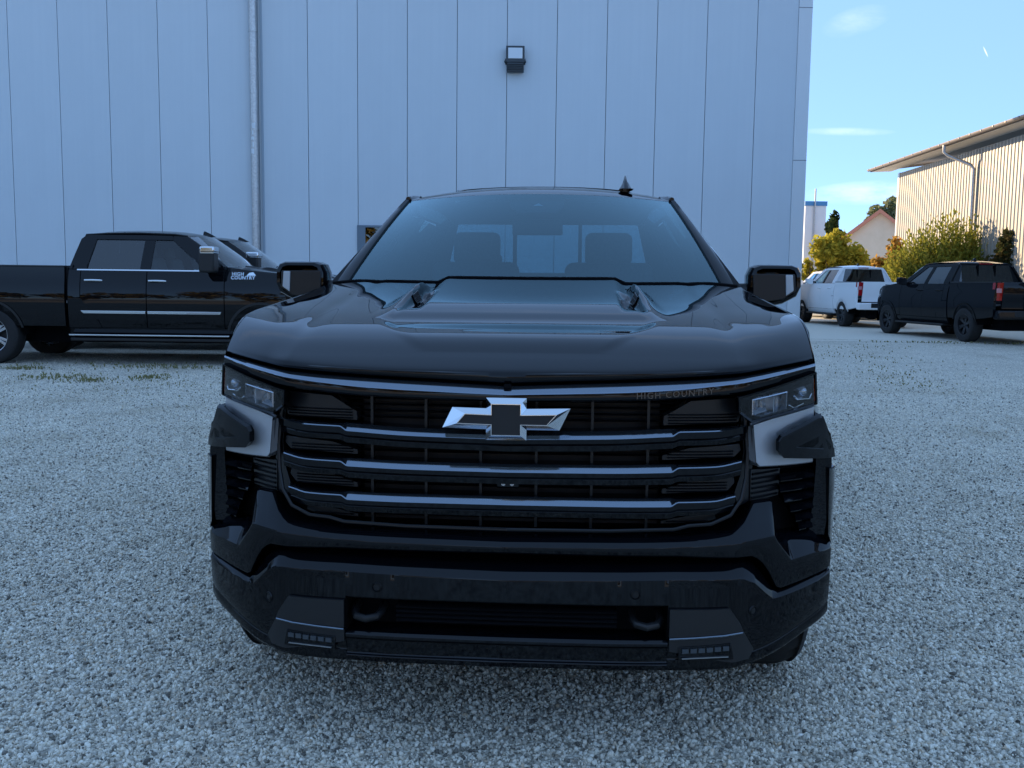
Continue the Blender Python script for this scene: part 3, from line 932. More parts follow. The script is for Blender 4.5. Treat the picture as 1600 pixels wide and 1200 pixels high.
# ---- trees across the yard behind the photographer, mirrored in the paint and chrome
cl_ = []
for k in range(46):
    x = -62 + 2.8*k + rng.uniform(-1, 1); h = rng.uniform(5.5, 9.5)
    cl_ += blob_clumps((x, -24 + rng.uniform(-2, 2), h*.5), (2.4, 2.2, h*.5), 7, .8, (.3, .55), .1)
for k in range(34):  # unseen side rows, added to darken the horizon mirrored in the paint
    for sx in (-1, 1):
        y = -34 + 1.9*k; h = rng.uniform(5, 9.5)
        if sx > 0 and y > 14: continue
        cl_ += blob_clumps((sx * 46 + rng.uniform(-2, 2), y, h*.5), (2.3, 2.3, h*.5), 6, .8, (.3, .55), .1)
to = leaf_obj('treeline', leaves(cl_, 34000, .55, 1.4), leaf_mat('far_leaves', [(.03, .035, .012), (.13, .115, .045), (.34, .27, .10), (.06, .06, .02)], .3))
tag(to, kind='stuff')

# ================================================================== PICKUPS
# truck space: X across (+X is the driver's left), Y from the nose to the tail, Z up, wheels on Z = 0
YB = pch([(0, 0), (.3, .005), (.5, .02), (.66, .05), (.75, .11), (.85, .20), (.95, .31), (1.035, .42), (1.06, .47)])
def yb(x): return YB(abs(x))
ZH = pch([(0, 1.168), (.65, 1.185), (.80, 1.196), (.935, 1.207)])
ZL = pch([(0, 1.133), (.65, 1.163), (.80, 1.178), (.935, 1.190)])
BH = pch([(0, 1.147), (.06, 1.168), (.15, 1.201), (.28, 1.245), (.38, 1.270), (.5, 1.292), (.65, 1.3165), (.9, 1.3505), (1.2, 1.389), (1.47, 1.423), (1.7, 1.45)])
DOME = pch([(.18, 0), (.265, .0035), (.285, .0038), (.40, -.0035), (.53, -.0095), (.555, -.0090), (.66, .0035), (.79, .0145), (.88, .0165), (1.1, .0185), (1.5, .0225)])
DOMEW = pch([(.20, .30), (.28, .35), (.38, .41), (.55, .465), (.68, .455), (.80, .41), (.90, .395), (1.6, .40)])
XE = pch([(0, .935), (.25, .952), (.6, .945), (1, .905)])


VENT = pch([(.55, 0), (.66, .004), (.82, .014), (1.0, .036), (1.09, .045), (1.14, .043), (1.31, 0), (1.4, 0)])


def hood_z(x, Y):
    x = abs(x); yf = yb(x) + .055
    z = BH(Y)
    d = max(BH(yf) - ZH(x), 0)
    t = min(max((Y - yf) / .24, 0), 1)
    z -= d * (1 - t) ** 2
    z -= .020 * sst(.70, .97, x) * sst(.6, 1.3, Y)
    z += .003 * sst(.70, .82, x) * (1 - sst(.86, .96, x)) * sst(.15, .5, Y - yf)
    z -= .0035 * math.exp(-((x - .69) / .035) ** 2) * sst(.05, .4, Y - yf)
    z -= .008 * (x / .95) ** 2 * sst(.4, .9, Y)
    w = DOMEW(Y)
    z += DOME(Y) * (1 - sst(w - .045, w + .012, x))
    if .55 < Y < 1.35 and .30 < x < .56:
        xc = .428 + .075 * (1.08 - Y)
        hh = VENT(Y); q = x - xc
        r = 1 - sst(.0, .062, q) if q > 0 else 1 - sst(.0, .026, -q)
        z += hh * r
        z -= .016 * sst(.345, .375, x) * (1 - sst(xc - .03, xc, x)) * sst(.66, .82, Y) * (1 - sst(1.04, 1.14, Y))
    return z


def hood_mesh(nx=300, ny=230):
    m = MB(); rows = []
    us = np.linspace(-1, 1, nx + 1)
    def front(fn): return [fn(abs(u) * .935, u * .935) for u in us]
    rows.append(front(lambda a, x: (x, yb(a) + .085, ZL(a) - .002)))
    rows.append(front(lambda a, x: (x, yb(a) + .056, ZL(a) + .001)))
    rows.append(front(lambda a, x: (x, yb(a) + .050, ZL(a) + .007)))
    rows.append(front(lambda a, x: (x, yb(a) + .047, (ZL(a) + ZH(a)) * .5)))
    rows.append(front(lambda a, x: (x, yb(a) + .049, ZH(a) - .007)))
    for i in range(ny + 1):
        v = (i / ny) ** 1.25
        r = []
        for u in us:
            x = u * XE(v); a = abs(x)
            y0 = yb(a) + .055; y1 = 1.46 + .15 * (a / .9) ** 2
            Y = y0 + (y1 - y0) * v
            r.append((x, Y, hood_z(x, Y) + (.0035 * (1 - math.exp(-i / 4.5)) if i < 24 else .0035) - .001))
        rows.append(r)
    rows.append([(x, y + .012, z - .03) for x, y, z in rows[-1]])
    m.grid(rows)
    return m.mesh('hood', paint_black, angle=50)


XS_ = pch([(.30, .90), (.40, .945), (.55, 1.0), (.75, 1.022), (.95, 1.028), (1.1, 1.018), (1.2, 1.0), (1.33, .967), (1.43, .925), (1.66, .795), (1.80, .712), (1.88, .655)])
def xs(y, z): return XS_(z)
XB_ = pch([(.30, .90), (.40, .945), (.55, 1.0), (.75, 1.022), (.95, 1.028), (1.1, 1.018), (1.25, .998), (1.50, .985)])
ZCUT = [.48, .55, .65, .75, .85, .95, 1.03, 1.1, 1.15, 1.2, 1.27, 1.33, 1.38, 1.43, 1.55, 1.66, 1.75, 1.80]


def side(m, poly, s, depth=.05, fx=XS_, out=0.0, fy=None):
    """a body side piece from its outline in (Y, Z)"""
    m.poly(poly, lambda y, z, d: (s * (fx(z) + out - d), y, z), depth, us=(), vs=ZCUT)


def arc(yc, zc, r, a0, a1, n=16):
    return [(yc + r * math.cos(R(a0 + (a1 - a0) * i / n)), zc + r * math.sin(R(a0 + (a1 - a0) * i / n))) for i in range(n + 1)]


def front_plate(m, poly, off, depth, s=1, cuts=.04):
    """a fascia piece from its outline in (X, Z), following the curve of the nose"""
    us = [k * cuts for k in range(1, int(1.07 / cuts))]
    m.poly(poly, lambda x, z, d: (s * x, yb(x) + off + d, z), depth, us=us)


def wheel_mesh(style):
    t = MB(); seg = 72
    prof = [(-.135, .255), (-.142, .30), (-.145, .345), (-.138, .385), (-.118, .404)]
    rows = []
    crown = [-.118, -.085, -.080, -.040, -.035, .035, .040, .080, .085, .118]
    for h, r in prof:
        rows.append([(h, r*math.cos(2*math.pi*j/seg), r*math.sin(2*math.pi*j/seg)) for j in range(seg)])
    for i, h in enumerate(crown):
        row = []
        for j in range(seg):
            r = .413 - .02*abs(h/.118)**3
            if (j % 3 == 0 and abs(h) > .05) or (j % 4 == 1 and abs(h) < .05): r -= .010
            if i in (2, 3, 6, 7): r -= .0
            row.append((h, r*math.cos(2*math.pi*j/seg), r*math.sin(2*math.pi*j/seg)))
        rows.append(row)
    for h, r in prof[::-1]:
        rows.append([(-h, r*math.cos(2*math.pi*j/seg), r*math.sin(2*math.pi*j/seg)) for j in range(seg)])
    t.grid(rows, close=True)
    tyre = t.mesh('wheel', rubber, angle=40)
    rmat = {'alloy': alloy, 'dark': alloy_dark}[style]
    r_ = MB()
    r_.lathe([(.115, .262), (.132, .262), (.134, .252), (.125, .243), (.10, .238), (.02, .225), (-.11, .225), (-.125, .262)], (0, 0, 0), 'X', 48)
    r_.lathe([(.06, 0), (.06, .05), (.085, .052), (.092, .040), (.092, 0)], (0, 0, 0), 'X', 24)
    n = 6
    for k in range(n):
        for dd in (-.13, .13):
            a = 2*math.pi*k/n
            p0 = Vector((.085, .045*math.cos(a + dd*1.5), .045*math.sin(a + dd*1.5)))
            p1 = Vector((.105, .243*math.cos(a + dd), .243*math.sin(a + dd)))
            tg = Vector((0, -math.sin(a), math.cos(a)))
            w0, w1 = .018, .021
            q = [p0 - tg*w0, p0 + tg*w0, p1 + tg*w1, p1 - tg*w1]
            bk = [v - Vector((.035, 0, 0)) for v in q]
            r_.face(q)
            for i in range(4): r_.face([q[i], q[(i+1) % 4], bk[(i+1) % 4], bk[i]])
    rim = r_.mesh('rim', rmat, angle=30)
    d = MB(); d.lathe([(.0, 0), (.0, .22), (-.02, .22)], (0, 0, 0), 'X', 32)
    for k in range(6):
        a = 2*math.pi*k/6 + .5; d.lathe([(.086, 0), (.086, .008), (.06, .009)], (0, .034*math.cos(a), .034*math.sin(a)), 'X', 8)
    hub = d.mesh('brake_disc', mat('brake_disc', (.05, .05, .05), .5, .6), angle=30)
    return tyre, rim, hub


WH_MESH = {}


def add_wheels(root, ys, style, xw=.885, sc=1.0):
    if style not in WH_MESH: WH_MESH[style] = wheel_mesh(style)
    ty, ri, hu = WH_MESH[style]
    for y in ys:
        for s in (1, -1):
            w = link('wheel', ty, root, .003, 1); w.location = (s * xw, y, .405 * sc)
            w.scale = (s * sc, sc, sc); w.rotation_euler = (R(17 * y), 0, 0)
            link('rim', ri, w, .004, 1); link('brake_disc', hu, w)


def lofted(m, fx, xs_list, s=None, colm=None):
    """fx(|x|) -> list of (off, z); swept along the nose curve"""
    full = xs_list if s is not None else [-x for x in xs_list[:0:-1]] + list(xs_list)
    m.grid([[((s or 1) * x, yb(x) + o, z) for o, z in fx(abs(x))] for x in full], colm=colm)


def rng_x(a, b, step=.02, extra=()):
    n = max(int(round((b - a) / step)), 1)
    return sorted(set([round(a + (b - a) * i / n, 4) for i in range(n + 1)] + list(extra)))


# --- bumper sections
B_ZT = lin([(0, .684), (.5, .690), (.60, .697), (.66, .703), (.70, .732), (.734, .777), (.798, .773), (.803, .765), (.812, .70), (.83, .655), (.865, .648), (.96, .637), (1.02, .625), (1.045, .615)])
B_OT = lin([(0, .020), (.66, .024), (.70, .038), (.734, .060), (.798, .060), (.805, .07), (.83, .085), (.865, .075), (1.0, .065), (1.045, .04)])
B_ZE = lin([(0, .666), (.4, .670), (.594, .676), (.70, .679), (.797, .679), (.812, .655), (.865, .588), (.96, .583), (1.034, .570), (1.045, .570)])
B_ZB = lin([(0, .641), (.5, .639), (.72, .627), (.753, .609), (.784, .565), (.812, .512), (.83, .503), (1.045, .503)])


def bumper_profile(x):
    zt, ot, ze, zb = B_ZT(x), B_OT(x), B_ZE(x), B_ZB(x)
    r = .006
    return [(ot + .16, zt - .004), (ot + .012, zt), (ot, zt - .003), (ot*.5, zt + (ze - zt)*.5 + .001), (.006, ze + .003), (.001, ze - .001), (0, ze - r), (.002, (ze + zb)*.5), (.004, zb + r), (.010, zb + .001), (.10, zb - .004)]


L_ZT = lin([(0, .602), (.5, .610), (.70, .606), (.735, .592), (.765, .560), (.80, .508), (.82, .494), (1.045, .496)])
L_ZE = lin([(0, .567), (.504, .576), (.692, .572), (.735, .550), (.765, .520), (.80, .486), (.83, .484), (1.045, .486)])
L_OT = lin([(0, .034), (.70, .034), (.76, .04), (.80, .014), (1.045, .010)])
L_ZB = pch([(.475, .300), (.65, .299), (.732, .300), (.80, .306), (.90, .325), (1.045, .352)])


def lower_top(x):
    zt, ze, ot = L_ZT(x), L_ZE(x), L_OT(x)
    return [(ot + .10, zt + .003), (ot + .006, zt + .001), (ot, zt - .002), (.004, ze + .003), (0, ze - .003)]


def lower_center(x): return lower_top(x) + [(.003, .53), (.004, .496), (.010, .491), (.13, .488)]
def lower_side(x):
    b = L_ZB(x); z0 = L_ZE(x)
    return lower_top(x) + [(.004, z0 - .03), (.006, (z0 + b)*.5), (.010, b + .045), (.015, b + .034), (.012, b + .030), (.012, b + .004), (.020, b - .006), (.05, b - .011), (.25, b)]
def valance(x): return [(.14, .391), (.008, .390), (.0, .384), (.0, .373), (.012, .366), (.014, .322), (.006, .316), (.012, .298), (.05, .292), (.25, .30)]


def bumper_meshes():
    X1 = rng_x(0, 1.042, .02, (.70, .734, .798, .803, .812, .83, .865))
    m = MB(); lofted(m, bumper_profile, X1)
    up_ = m.mesh('bumper', gloss_black, angle=28)
    m = MB()
    lofted(m, lower_center, rng_x(0, .475, .025))
    for s in (1, -1): lofted(m, lower_side, rng_x(.475, 1.042, .02, (.70, .735, .765, .80, .82)), s)
    lofted(m, valance, rng_x(0, .475, .025))
    lo_ = m.mesh('lower_bumper', gloss_black, angle=28)
    return up_, lo_


HOOD_ME = hood_mesh()
BUMP_ME, LOWB_ME = bumper_meshes()


def paint_copy(me, p):
    if p is paint_black: return me
    c = me.copy(); c.materials.clear(); c.materials.append(p); return c


def ws_pt(u, t, off=0.0):
    """windscreen surface: u across (-1..1), t up (0..1), off outwards"""
    a = abs(u)
    p0 = Vector((u * .845, 1.46 + .17 * a * a, 1.385 + .03 * a * a))
    p1 = Vector((u * .665, 2.10 + .14 * a * a, 1.866 - .026 * a * a))
    p = p0.lerp(p1, t)
    bul = 4 * t * (1 - t) * .014
    return p + Vector((u * .10, -.52, .68)).normalized() * (bul + off)


def ws_grid(u0, u1, t0, t1, off, nu=12, nt=10):
    return [[ws_pt(u0 + (u1 - u0) * i / nu, t0 + (t1 - t0) * j / nt, off) for i in range(nu + 1)] for j in range(nt + 1)]


def build_cab(root, paint, o):
    """body sides, cab, bed, glass, interior, mirrors; o = options"""
    YF = o.get("yf", .95)
    wb = o.get('wb', 3.745); yr = YF + wb; cabb = o.get('cab_back', 3.93); Lt = yr + o.get('rear', 1.17)
    bedtop = 1.385
    dark = o.get('trim', matte_black)
    # hood-to-fender sides
    for s in (1, -1):
        m = MB()
        top = [(1.62, 1.385), (1.5, 1.378), (1.2, 1.345), (.9, 1.315), (.7, 1.293), (.55, 1.262), (.46, 1.225), (.41, 1.16), (.405, .62)]
        poly = [(.47, .60)] + arc(YF, .42, .50, 158, 12)[0:] + [(1.46, .55), (1.62, .55)] + top
        m.poly(poly, lambda y, z, d: (s * (XS_(z) - (.036*sst(.75, .40, y) + .030*sst(.52, .41, y))*sst(.93, 1.02, z) - d), y, z), .05, us=(.45, .5, .55, .6, .65, .7, .75), vs=ZCUT)
        rows = []
        for Y in np.linspace(.36, 1.60, 26):
            zf = np.interp(Y, [.36, .41, .46, .55, .7, .9, 1.2, 1.5, 1.62], [1.14, 1.16, 1.225, 1.262, 1.293, 1.315, 1.345, 1.378, 1.385])
            v = (Y - .34) / 1.25
            xh = XE(min(max(v, 0), 1)) + .003; zh = hood_z(xh, Y) + .001
            x0 = XS_(zf)
            x0 = max(x0 - .036*sst(.75, .40, Y) - .030*sst(.52, .41, Y), xh + .004)
            rows.append([(s * x0, Y, zf), (s * (x0*.7 + xh*.3 + .004), Y, zf + (zh - zf)*.55 + .004), (s * (x0*.3 + xh*.7 + .002), Y, zf + (zh - zf)*.86 + .004), (s * xh, Y, zh), (s * (xh - .004), Y, zh - .02)])
        m.grid(rows)
        m.build('fender', paint, root, angle=40)
        for (y_, r_, fx) in ((YF, .50, XS_), (yr, .50, XB_)):
            m = MB()
            pts = arc(y_, .42, r_, 168, 8, 22)
            m.grid([[(s * (fx(max(z, .3)) + .012), y, z) for y, z in pts], [(s * (fx(max(z, .3)) + .010), y_ + (y - y_)*.93, .42 + (z - .42)*.93) for y, z in pts], [(s * (fx(max(z, .3)) - .10), y_ + (y - y_)*.92, .42 + (z - .42)*.92) for y, z in pts]])
            m.build('wheel_arch_trim', o.get('arch', dark), root, angle=50)
        # doors
        m = MB(); side(m, [(1.632, .535), (2.745, .535), (2.745, 1.355), (1.632, 1.355)], s, .04)
        d1 = m.build('door', paint, root, .003)
        m = MB(); side(m, [(2.755, .535), (3.40, .535), (3.46, .68), (3.60, .84), (3.70, .95), (3.70, 1.355), (2.755, 1.355)], s, .04)
        d2 = m.build('door', paint, root, .003)
        for d, y in ((d1, 2.60), (d2, 3.52)):
            m = MB(); x_ = s * (XS_(1.20) + .022)
            m.tube([(x_ - s*.022, y - .13, 1.20), (x_, y - .11, 1.203), (x_ + s*.004, y, 1.205), (x_, y + .11, 1.203), (x_ - s*.022, y + .13, 1.20)], [.012, .017, .018, .017, .012], 8)
            m.build('handle', chrome if o.get('chrome') else paint, d)
        if o.get('chrome'):
            m = MB()
            side(m, [(1.90, 1.345), (3.76, 1.345), (3.76, 1.362), (1.90, 1.362)], s, .01, out=.006)
            m.build('belt_moulding', chrome, root)
            for d, a, b in ((d1, 1.67, 2.735), (d2, 2.765, 3.66)):
                m = MB(); side(m, [(a + .015, .735), (b, .735), (b, .775), (a, .775)] if d is d1 else [(a, .735), (b, .735), (b + .04, .775), (a, .775)], s, .02, out=.016)
                m.build('side_moulding', chrome, d, .004)
            m = MB(); side(m, [(1.70, .742), (2.18, .742), (2.16, .768), (1.70, .768)], s, .01, out=.019)
            m.build('moulding_plate', satin_metal, d1, .002)
            m = MB(); m.box2((s*.99, 1.55, .42), (s*1.075, 3.86, .44)); rb = m.build('running_board_trim', chrome, root, .004)
        # rest of the cab side
        m = MB(); side(m, [(3.71, .55), (cabb, .55), (cabb, 1.355), (3.71, 1.355)] if 0 else [(3.71, .96), (cabb, .96), (cabb, 1.355), (3.71, 1.355)], s, .04)
        side(m, [(3.415, .535), (cabb, .535), (cabb, .95), (3.705, .95), (3.61, .835), (3.47, .67)], s, .05)
        m.build('cab_corner', paint, root, .003)
        m = MB(); side(m, [(1.47, .40), (cabb, .40), (cabb, .528), (1.47, .528)], s, .06)
        m.build('rocker', paint if not o.get('rocker') else o['rocker'], root, .004)
        m = MB(); m.box2((s*.80, 1.5, .345), (s*1.05, 3.85, .39)); m.build('running_board', matte_black, root, .01)
        # greenhouse
        m = MB(); side(m, [(1.615, 1.362), (1.90, 1.362), (1.90, 1.44), (2.45, 1.79), (2.46, 1.872), (2.30, 1.872), (1.66, 1.43)], s, .05)
        m.build('a_pillar', paint, root, .004)
        m = MB(); side(m, [(2.45, 1.792), (3.58, 1.792), (3.74, 1.80), (3.70, 1.872), (2.465, 1.872)], s, .05)
        m.build('roof_rail', paint, root, .004)
        m = MB(); side(m, [(2.705, 1.362), (2.855, 1.362), (2.855, 1.79), (2.705, 1.79)], s, .04, out=-.004)
        m.build('b_pillar', gloss_black, root, .003)
        m = MB(); side(m, [(3.62, 1.362), (cabb, 1.362), (cabb - .09, 1.80), (cabb - .22, 1.872), (3.71, 1.872), (3.745, 1.80), (3.56, 1.79), (3.64, 1.46)], s, .05)
        m.build('c_pillar', paint, root, .004)
        m = MB(); side(m, [(1.90, 1.365), (2.705, 1.365), (2.705, 1.79), (2.45, 1.788), (1.90, 1.438)], s, 0, out=-.014)
        m.build('side_window', o.get('front_glass', glass), root)
        m = MB(); side(m, [(2.855, 1.365), (3.63, 1.365), (3.645, 1.46), (3.565, 1.788), (2.855, 1.79)], s, 0, out=-.014)
        m.build('side_window', glass_dark, root)
        # bed side
        m = MB()
        poly = [(cabb + .05, .55), (yr - .49, .55)] + arc(yr, .42, .50, 165, 15) + [(yr + .52, .56), (Lt - .03, .62), (Lt, .9), (Lt, bedtop), (cabb + .05, bedtop)]
        m.poly(poly, lambda y, z, d: (s * (XB_(z) - d), y, z), .06, vs=ZCUT)
        m.build('bed_side', paint, root, .006)
        m = MB(); m.box2((s*.86, cabb + .055, bedtop - .0), (s*.99, Lt - .03, bedtop + .022)); m.build('bed_rail', matte_black, root, .006)
        # tail lamp
        m = MB()
        m.poly([(.845, .985), (1.0, .985), (1.0, 1.385), (.815, 1.385)], lambda x, z, d: (s * min(x, XB_(z) + .006), Lt + .012 - d*.2 - .03*sst(.93, 1.0, x), z), .5, us=(.9, .93, .96, .98), vs=(1.1, 1.25))
        tl = m.build('tail_lamp', red_lamp, root, .004)
        m = MB(); m.box2((s*.86, Lt + .013, 1.16), (s*.985, Lt + .018, 1.26)); m.build('reversing_lamp', red_clear, tl, .003)
        # mirror
        build_mirror(root, s, paint, o)
        # mud flap / tub
        for y_ in (YF, yr):
            m = MB()
            up_ = [(y_ + .485*math.cos(math.pi*k/16), .42 + .485*math.sin(math.pi*k/16)) for k in range(17)]
            m.grid([[(s*.97, y, z) for y, z in up_], [(s*.62, y, z) for y, z in up_], [(s*.62, y_, .42) for _ in up_]])
            m.build('wheel_tub', void_black, root)
    # roof
    zmid = pch([(2.10, 1.866), (2.16, 1.886), (2.28, 1.912), (2.5, 1.938), (2.9, 1.952), (3.3, 1.945), (3.65, 1.915), (3.80, 1.878)])
    m = MB(); rows = []
    for k in range(25):
        t = k / 24; r = []
        for i in range(25):
            u = -1 + i / 12; a = abs(u)
            Y = (2.10 + .14*a*a) * (1 - t) + (3.80 - .04*a*a) * t
            z = zmid(Y) if t > 0 else 1.866
            e = (.026*a*a) * (1 - sst(0, .15, t)) + (.052*a**2.4) * sst(0, .15, t)
            if k == 0: z = 1.866 - .026*a*a
            else: z = zmid(2.10 + 1.70*t) - e
            r.append((u * .668, Y, z))
        rows.append(r)
    m.grid(rows); m.build('roof', paint, root, angle=60)
    for s in (1, -1):
        m = MB()
        m.tube([(s*.672, 2.25, 1.853), (s*.668, 2.45, 1.876), (s*.665, 2.9, 1.888), (s*.665, 3.4, 1.882), (s*.66, 3.72, 1.862)], .012, 8)
        m.build('roof_moulding', gloss_black, root)
    if o.get('sunroof'):
        m = MB(); m.grid([[(x, y, zmid(y) - .052*abs(x/.668)**2.4 + .006) for x in np.linspace(-.46, .46, 9)] for y in np.linspace(2.56, 3.45, 8)]); m.build('sunroof', glass_dark, root)
        m = MB(); m.tube([(-.44, 2.75, zmid(2.75) - .020), (-.25, 2.74, zmid(2.75) - .002), (.25, 2.74, zmid(2.75) - .002), (.44, 2.75, zmid(2.75) - .020)], .008, 6); m.build('wind_deflector', matte_black, root)
    # shark fin antenna
    m = MB(); fx_, fy_ = o.get('fin', (.0, 3.3)); fz_ = zmid(fy_) - .03*abs(fx_/.668)**2
    m.grid([[(fx_ + w*math.cos(a)*.035, fy_ + l + .0, fz_ + h) for a in (0, math.pi)] for l, h, w in ((-.10, 0, .9), (-.02, .045, .7), (.05, .075, .45), (.07, .075, .3), (.09, .0, .9))])
    m2 = [(-.11, -.004, .8), (-.03, .04, .75), (.05, .078, .40), (.075, .080, .30), (.085, .05, .6), (.09, -.006, .9)]
    rows = []
    for l, h, w in m2:
        rows.append([(fx_ + .036*w*dx, fy_ + l + dy, fz_ + h*dz + (-.006 if dz == 0 else 0)) for dx, dy, dz in ((-1.3, 0, 0), (-.7, 0, .6), (-.25, 0, 1), (.25, 0, 1), (.7, 0, .6), (1.3, 0, 0))])
    m = MB(); m.grid(rows); m.face(rows[0]); m.face(rows[-1]); m.build('antenna_fin', gloss_black, root, angle=50)
    # windscreen
    m = MB(); m.grid(ws_grid(-1, 1, 0, 1, 0, 28, 16)); ws = m.build('windscreen', o.get('screen', glass), root, angle=80)
    m = MB()
    m.grid(ws_grid(-1, 1, .955, 1, -.006, 28, 2)); m.grid(ws_grid(-1, 1, 0, .05, -.006, 28, 2))
    m.grid(ws_grid(-1, -.955, 0, 1, -.006, 2, 14)); m.grid(ws_grid(.955, 1, 0, 1, -.006, 2, 14))
    m.build('black_border', void_black, ws, angle=80)
    # front faces of the A pillars
    for s in (1, -1):
        m = MB(); rows = []
        for t in np.linspace(-.02, 1.0, 15):
            p = ws_pt(s, t, .0); q = Vector((s * (XS_(p.z) + .002), p.y + .075 - .03*t, p.z + .005))
            rows.append([(p.x - s*.004, p.y - .004, p.z - .014), (p.x, p.y - .006, p.z + .006), (p.x*.55 + q.x*.45 + s*.008, p.y*.55 + q.y*.45 - .014, p.z + .012), (q.x, q.y, q.z), (q.x - s*.004, q.y + .06, q.z)])
        m.grid(rows); m.build('pillar_trim', o.get('pillar', paint), root, angle=50)
    # cowl and wipers
    m = MB(); m.grid([[(u*.88, 1.44 + .16*u*u, 1.372) for u in np.linspace(-1, 1, 13)], [(u*.86, 1.56 + .16*u*u, 1.392) for u in np.linspace(-1, 1, 13)]]); m.build('cowl', matte_black, root)
    for s in (-1, 1):
        m = MB(); m.tube([ws_pt(-.05 + s*.45, .0, .01), ws_pt(-.05 + s*.05 , .012, .01)], .007, 6); m.tube([ws_pt(-.02 + s*.78, .005, .012), ws_pt(-.02 + s*.14, .018, .012)], .005, 6); m.build('wiper', matte_black, root)
    # back of the cab with its window
    def backp(x, z): return (x, cabb - .02 - max(0, z - 1.36)*.20 - .02*(x/.8)**2, z)
    m = MB()
    m.poly([(-.96, .6), (.96, .6), (.96, 1.42), (-.96, 1.42)], lambda x, z, d: backp(x, z), us=[k*.16 for k in range(-6, 7)], vs=(1.36,))
    for s in (1, -1): m.poly([(.70, 1.42), (.925, 1.42), (.70, 1.82), (.60, 1.82)], lambda x, z, d: (s*backp(x, z)[0],) + backp(x, z)[1:])
    m.poly([(-.70, 1.82), (.70, 1.82), (.655, 1.873), (-.655, 1.873)], lambda x, z, d: backp(x, z), us=(-.3, 0, .3))
    m.build('cab_back', paint, root, angle=40)
    m = MB(); m.poly([(-.70, 1.42), (.70, 1.42), (.60, 1.82), (-.60, 1.82)], lambda x, z, d: (x, backp(x, z)[1] + .006, z), us=(-.45, -.22, .22, .45)); rw = m.build('rear_window', o.get('rear_glass', glass), root)
    for x in (-.22, .22):
        m = MB(); m.box2((x - .012, backp(x, 1.62)[1] - .045, 1.42), (x + .012, backp(x, 1.62)[1] + .02, 1.82))
        m.build('window_divider', void_black, rw)
    m = MB(); m.box2((-.17, cabb - .125, 1.845), (.17, cabb - .105, 1.868)); m.build('brake_lamp', red_lamp, root, .003)
    # bed interior and tailgate
    m = MB(); m.box2((-.93, cabb + .03, .86), (.93, Lt - .06, .88)); m.box2((-.93, cabb + .03, .88), (.93, cabb + .05, bedtop)); m.build('bed_floor', matte_black, root)
    m = MB(); m.poly([(-.835, .80), (.835, .80), (.812, 1.40), (-.812, 1.40)], lambda x, z, d: (x, Lt + .004 - d - .012*sst(1.3, 1.40, z) + .006*sst(.95, 1.0, z), z), .055, us=(-.4, 0, .4), vs=(.95, .97, .99, 1.3, 1.34, 1.37))
    tg = m.build('tailgate', paint, root, .006)
    m = MB(); m.box2((-.13, Lt + .0105, 1.23), (.13, Lt + .016, 1.33)); m.build('handle', gloss_black, tg, .006)
    m = MB()
    if o.get('gate_text'): pass
    m = MB(); m.box2((-.99, Lt - .06, .56), (.99, Lt + .15, .77))
    m.build('rear_bumper', o.get('bumper', gloss_black), root, .035, 4)
    m = MB(); m.box2((-.60, Lt + .14, .62), (.60, Lt + .16, .76)); m.build('bumper_step', matte_black, root, .01)
    # underbody boxes, coloured black so the gaps between panels read as shade
    m = MB(); m.box2((-.60, .62, .30), (.60, Lt - .25, .85)); m.box2((-.955, .62, .95), (.955, cabb - .04, 1.22)); m.box2((-.90, 1.5, .40), (.90, cabb - .06, .95)); m.build('underbody', void_black, root)
    m = MB(); m.tube([(.35, 2.2, .38), (.35, 4.2, .36), (.55, yr + .5, .42)], .06, 8); m.box2((-.62, yr - .08, .33), (.62, yr + .08, .49)); m.build('exhaust', matte_black, root)
    # interior
    m = MB()
    rows = []
    for y, z in ((1.55, 1.37), (1.72, 1.385), (1.92, 1.365), (1.97, 1.31), (1.96, 1.1)):
        rows.append([(x, y + .04*(x/.8)**2 - .02, z + .022*sst(.12, .2, x) * (1 - sst(.58, .68, x))) for x in np.linspace(-.83, .83, 21)])
    m.grid(rows); m.build('dashboard', dash_mat, root, angle=60)
    m = MB(); m.lathe([(-.012, .185), (0, .198), (.012, .185), (0, .172), (-.012, .185)], (0, 0, 0), 'Y', 32); m.box2((-.18, -.01, -.02), (.18, .01, .03)); m.box2((-.03, -.01, -.18), (.03, .01, 0))
    sw = m.build('steering_wheel', dash_mat, root); sw.location = (.38, 2.06, 1.27); sw.rotation_euler = (R(-24), 0, 0)
    for x in (-.38, .38):
        m = MB(); m.box((x, 2.78, 1.24), (.50, .15, .62), rx=R(-14)); m.box((x, 2.52, .98), (.50, .52, .16))
        st = m.build('seat', o.get('seat', seat_cloth), root, .05, 4)
        m = MB(); m.box((x, 2.90, 1.625), (.27, .10, .19), rx=R(-10)); m.build('headrest', o.get('seat', seat_cloth), st, .04, 4)
    m = MB(); m.box((0, 3.60, 1.20), (1.36, .14, .60), rx=R(-10)); st = m.build('rear_seat', seat_cloth, root, .05, 4)
    for x in (-.42, .42):
        m = MB(); m.box((x, 3.68, 1.55), (.25, .09, .15), rx=R(-8)); m.build('headrest', seat_cloth, st, .03, 3)
    m = MB(); m.grid([[(x, y, 1.845 + .03*math.sin((y - 2.2)/1.5*3.1) - .03*(x/.6)**2) for x in np.linspace(-.62, .62, 7)] for y in np.linspace(2.2, 3.74, 8)]); m.build('headliner', headliner, root)


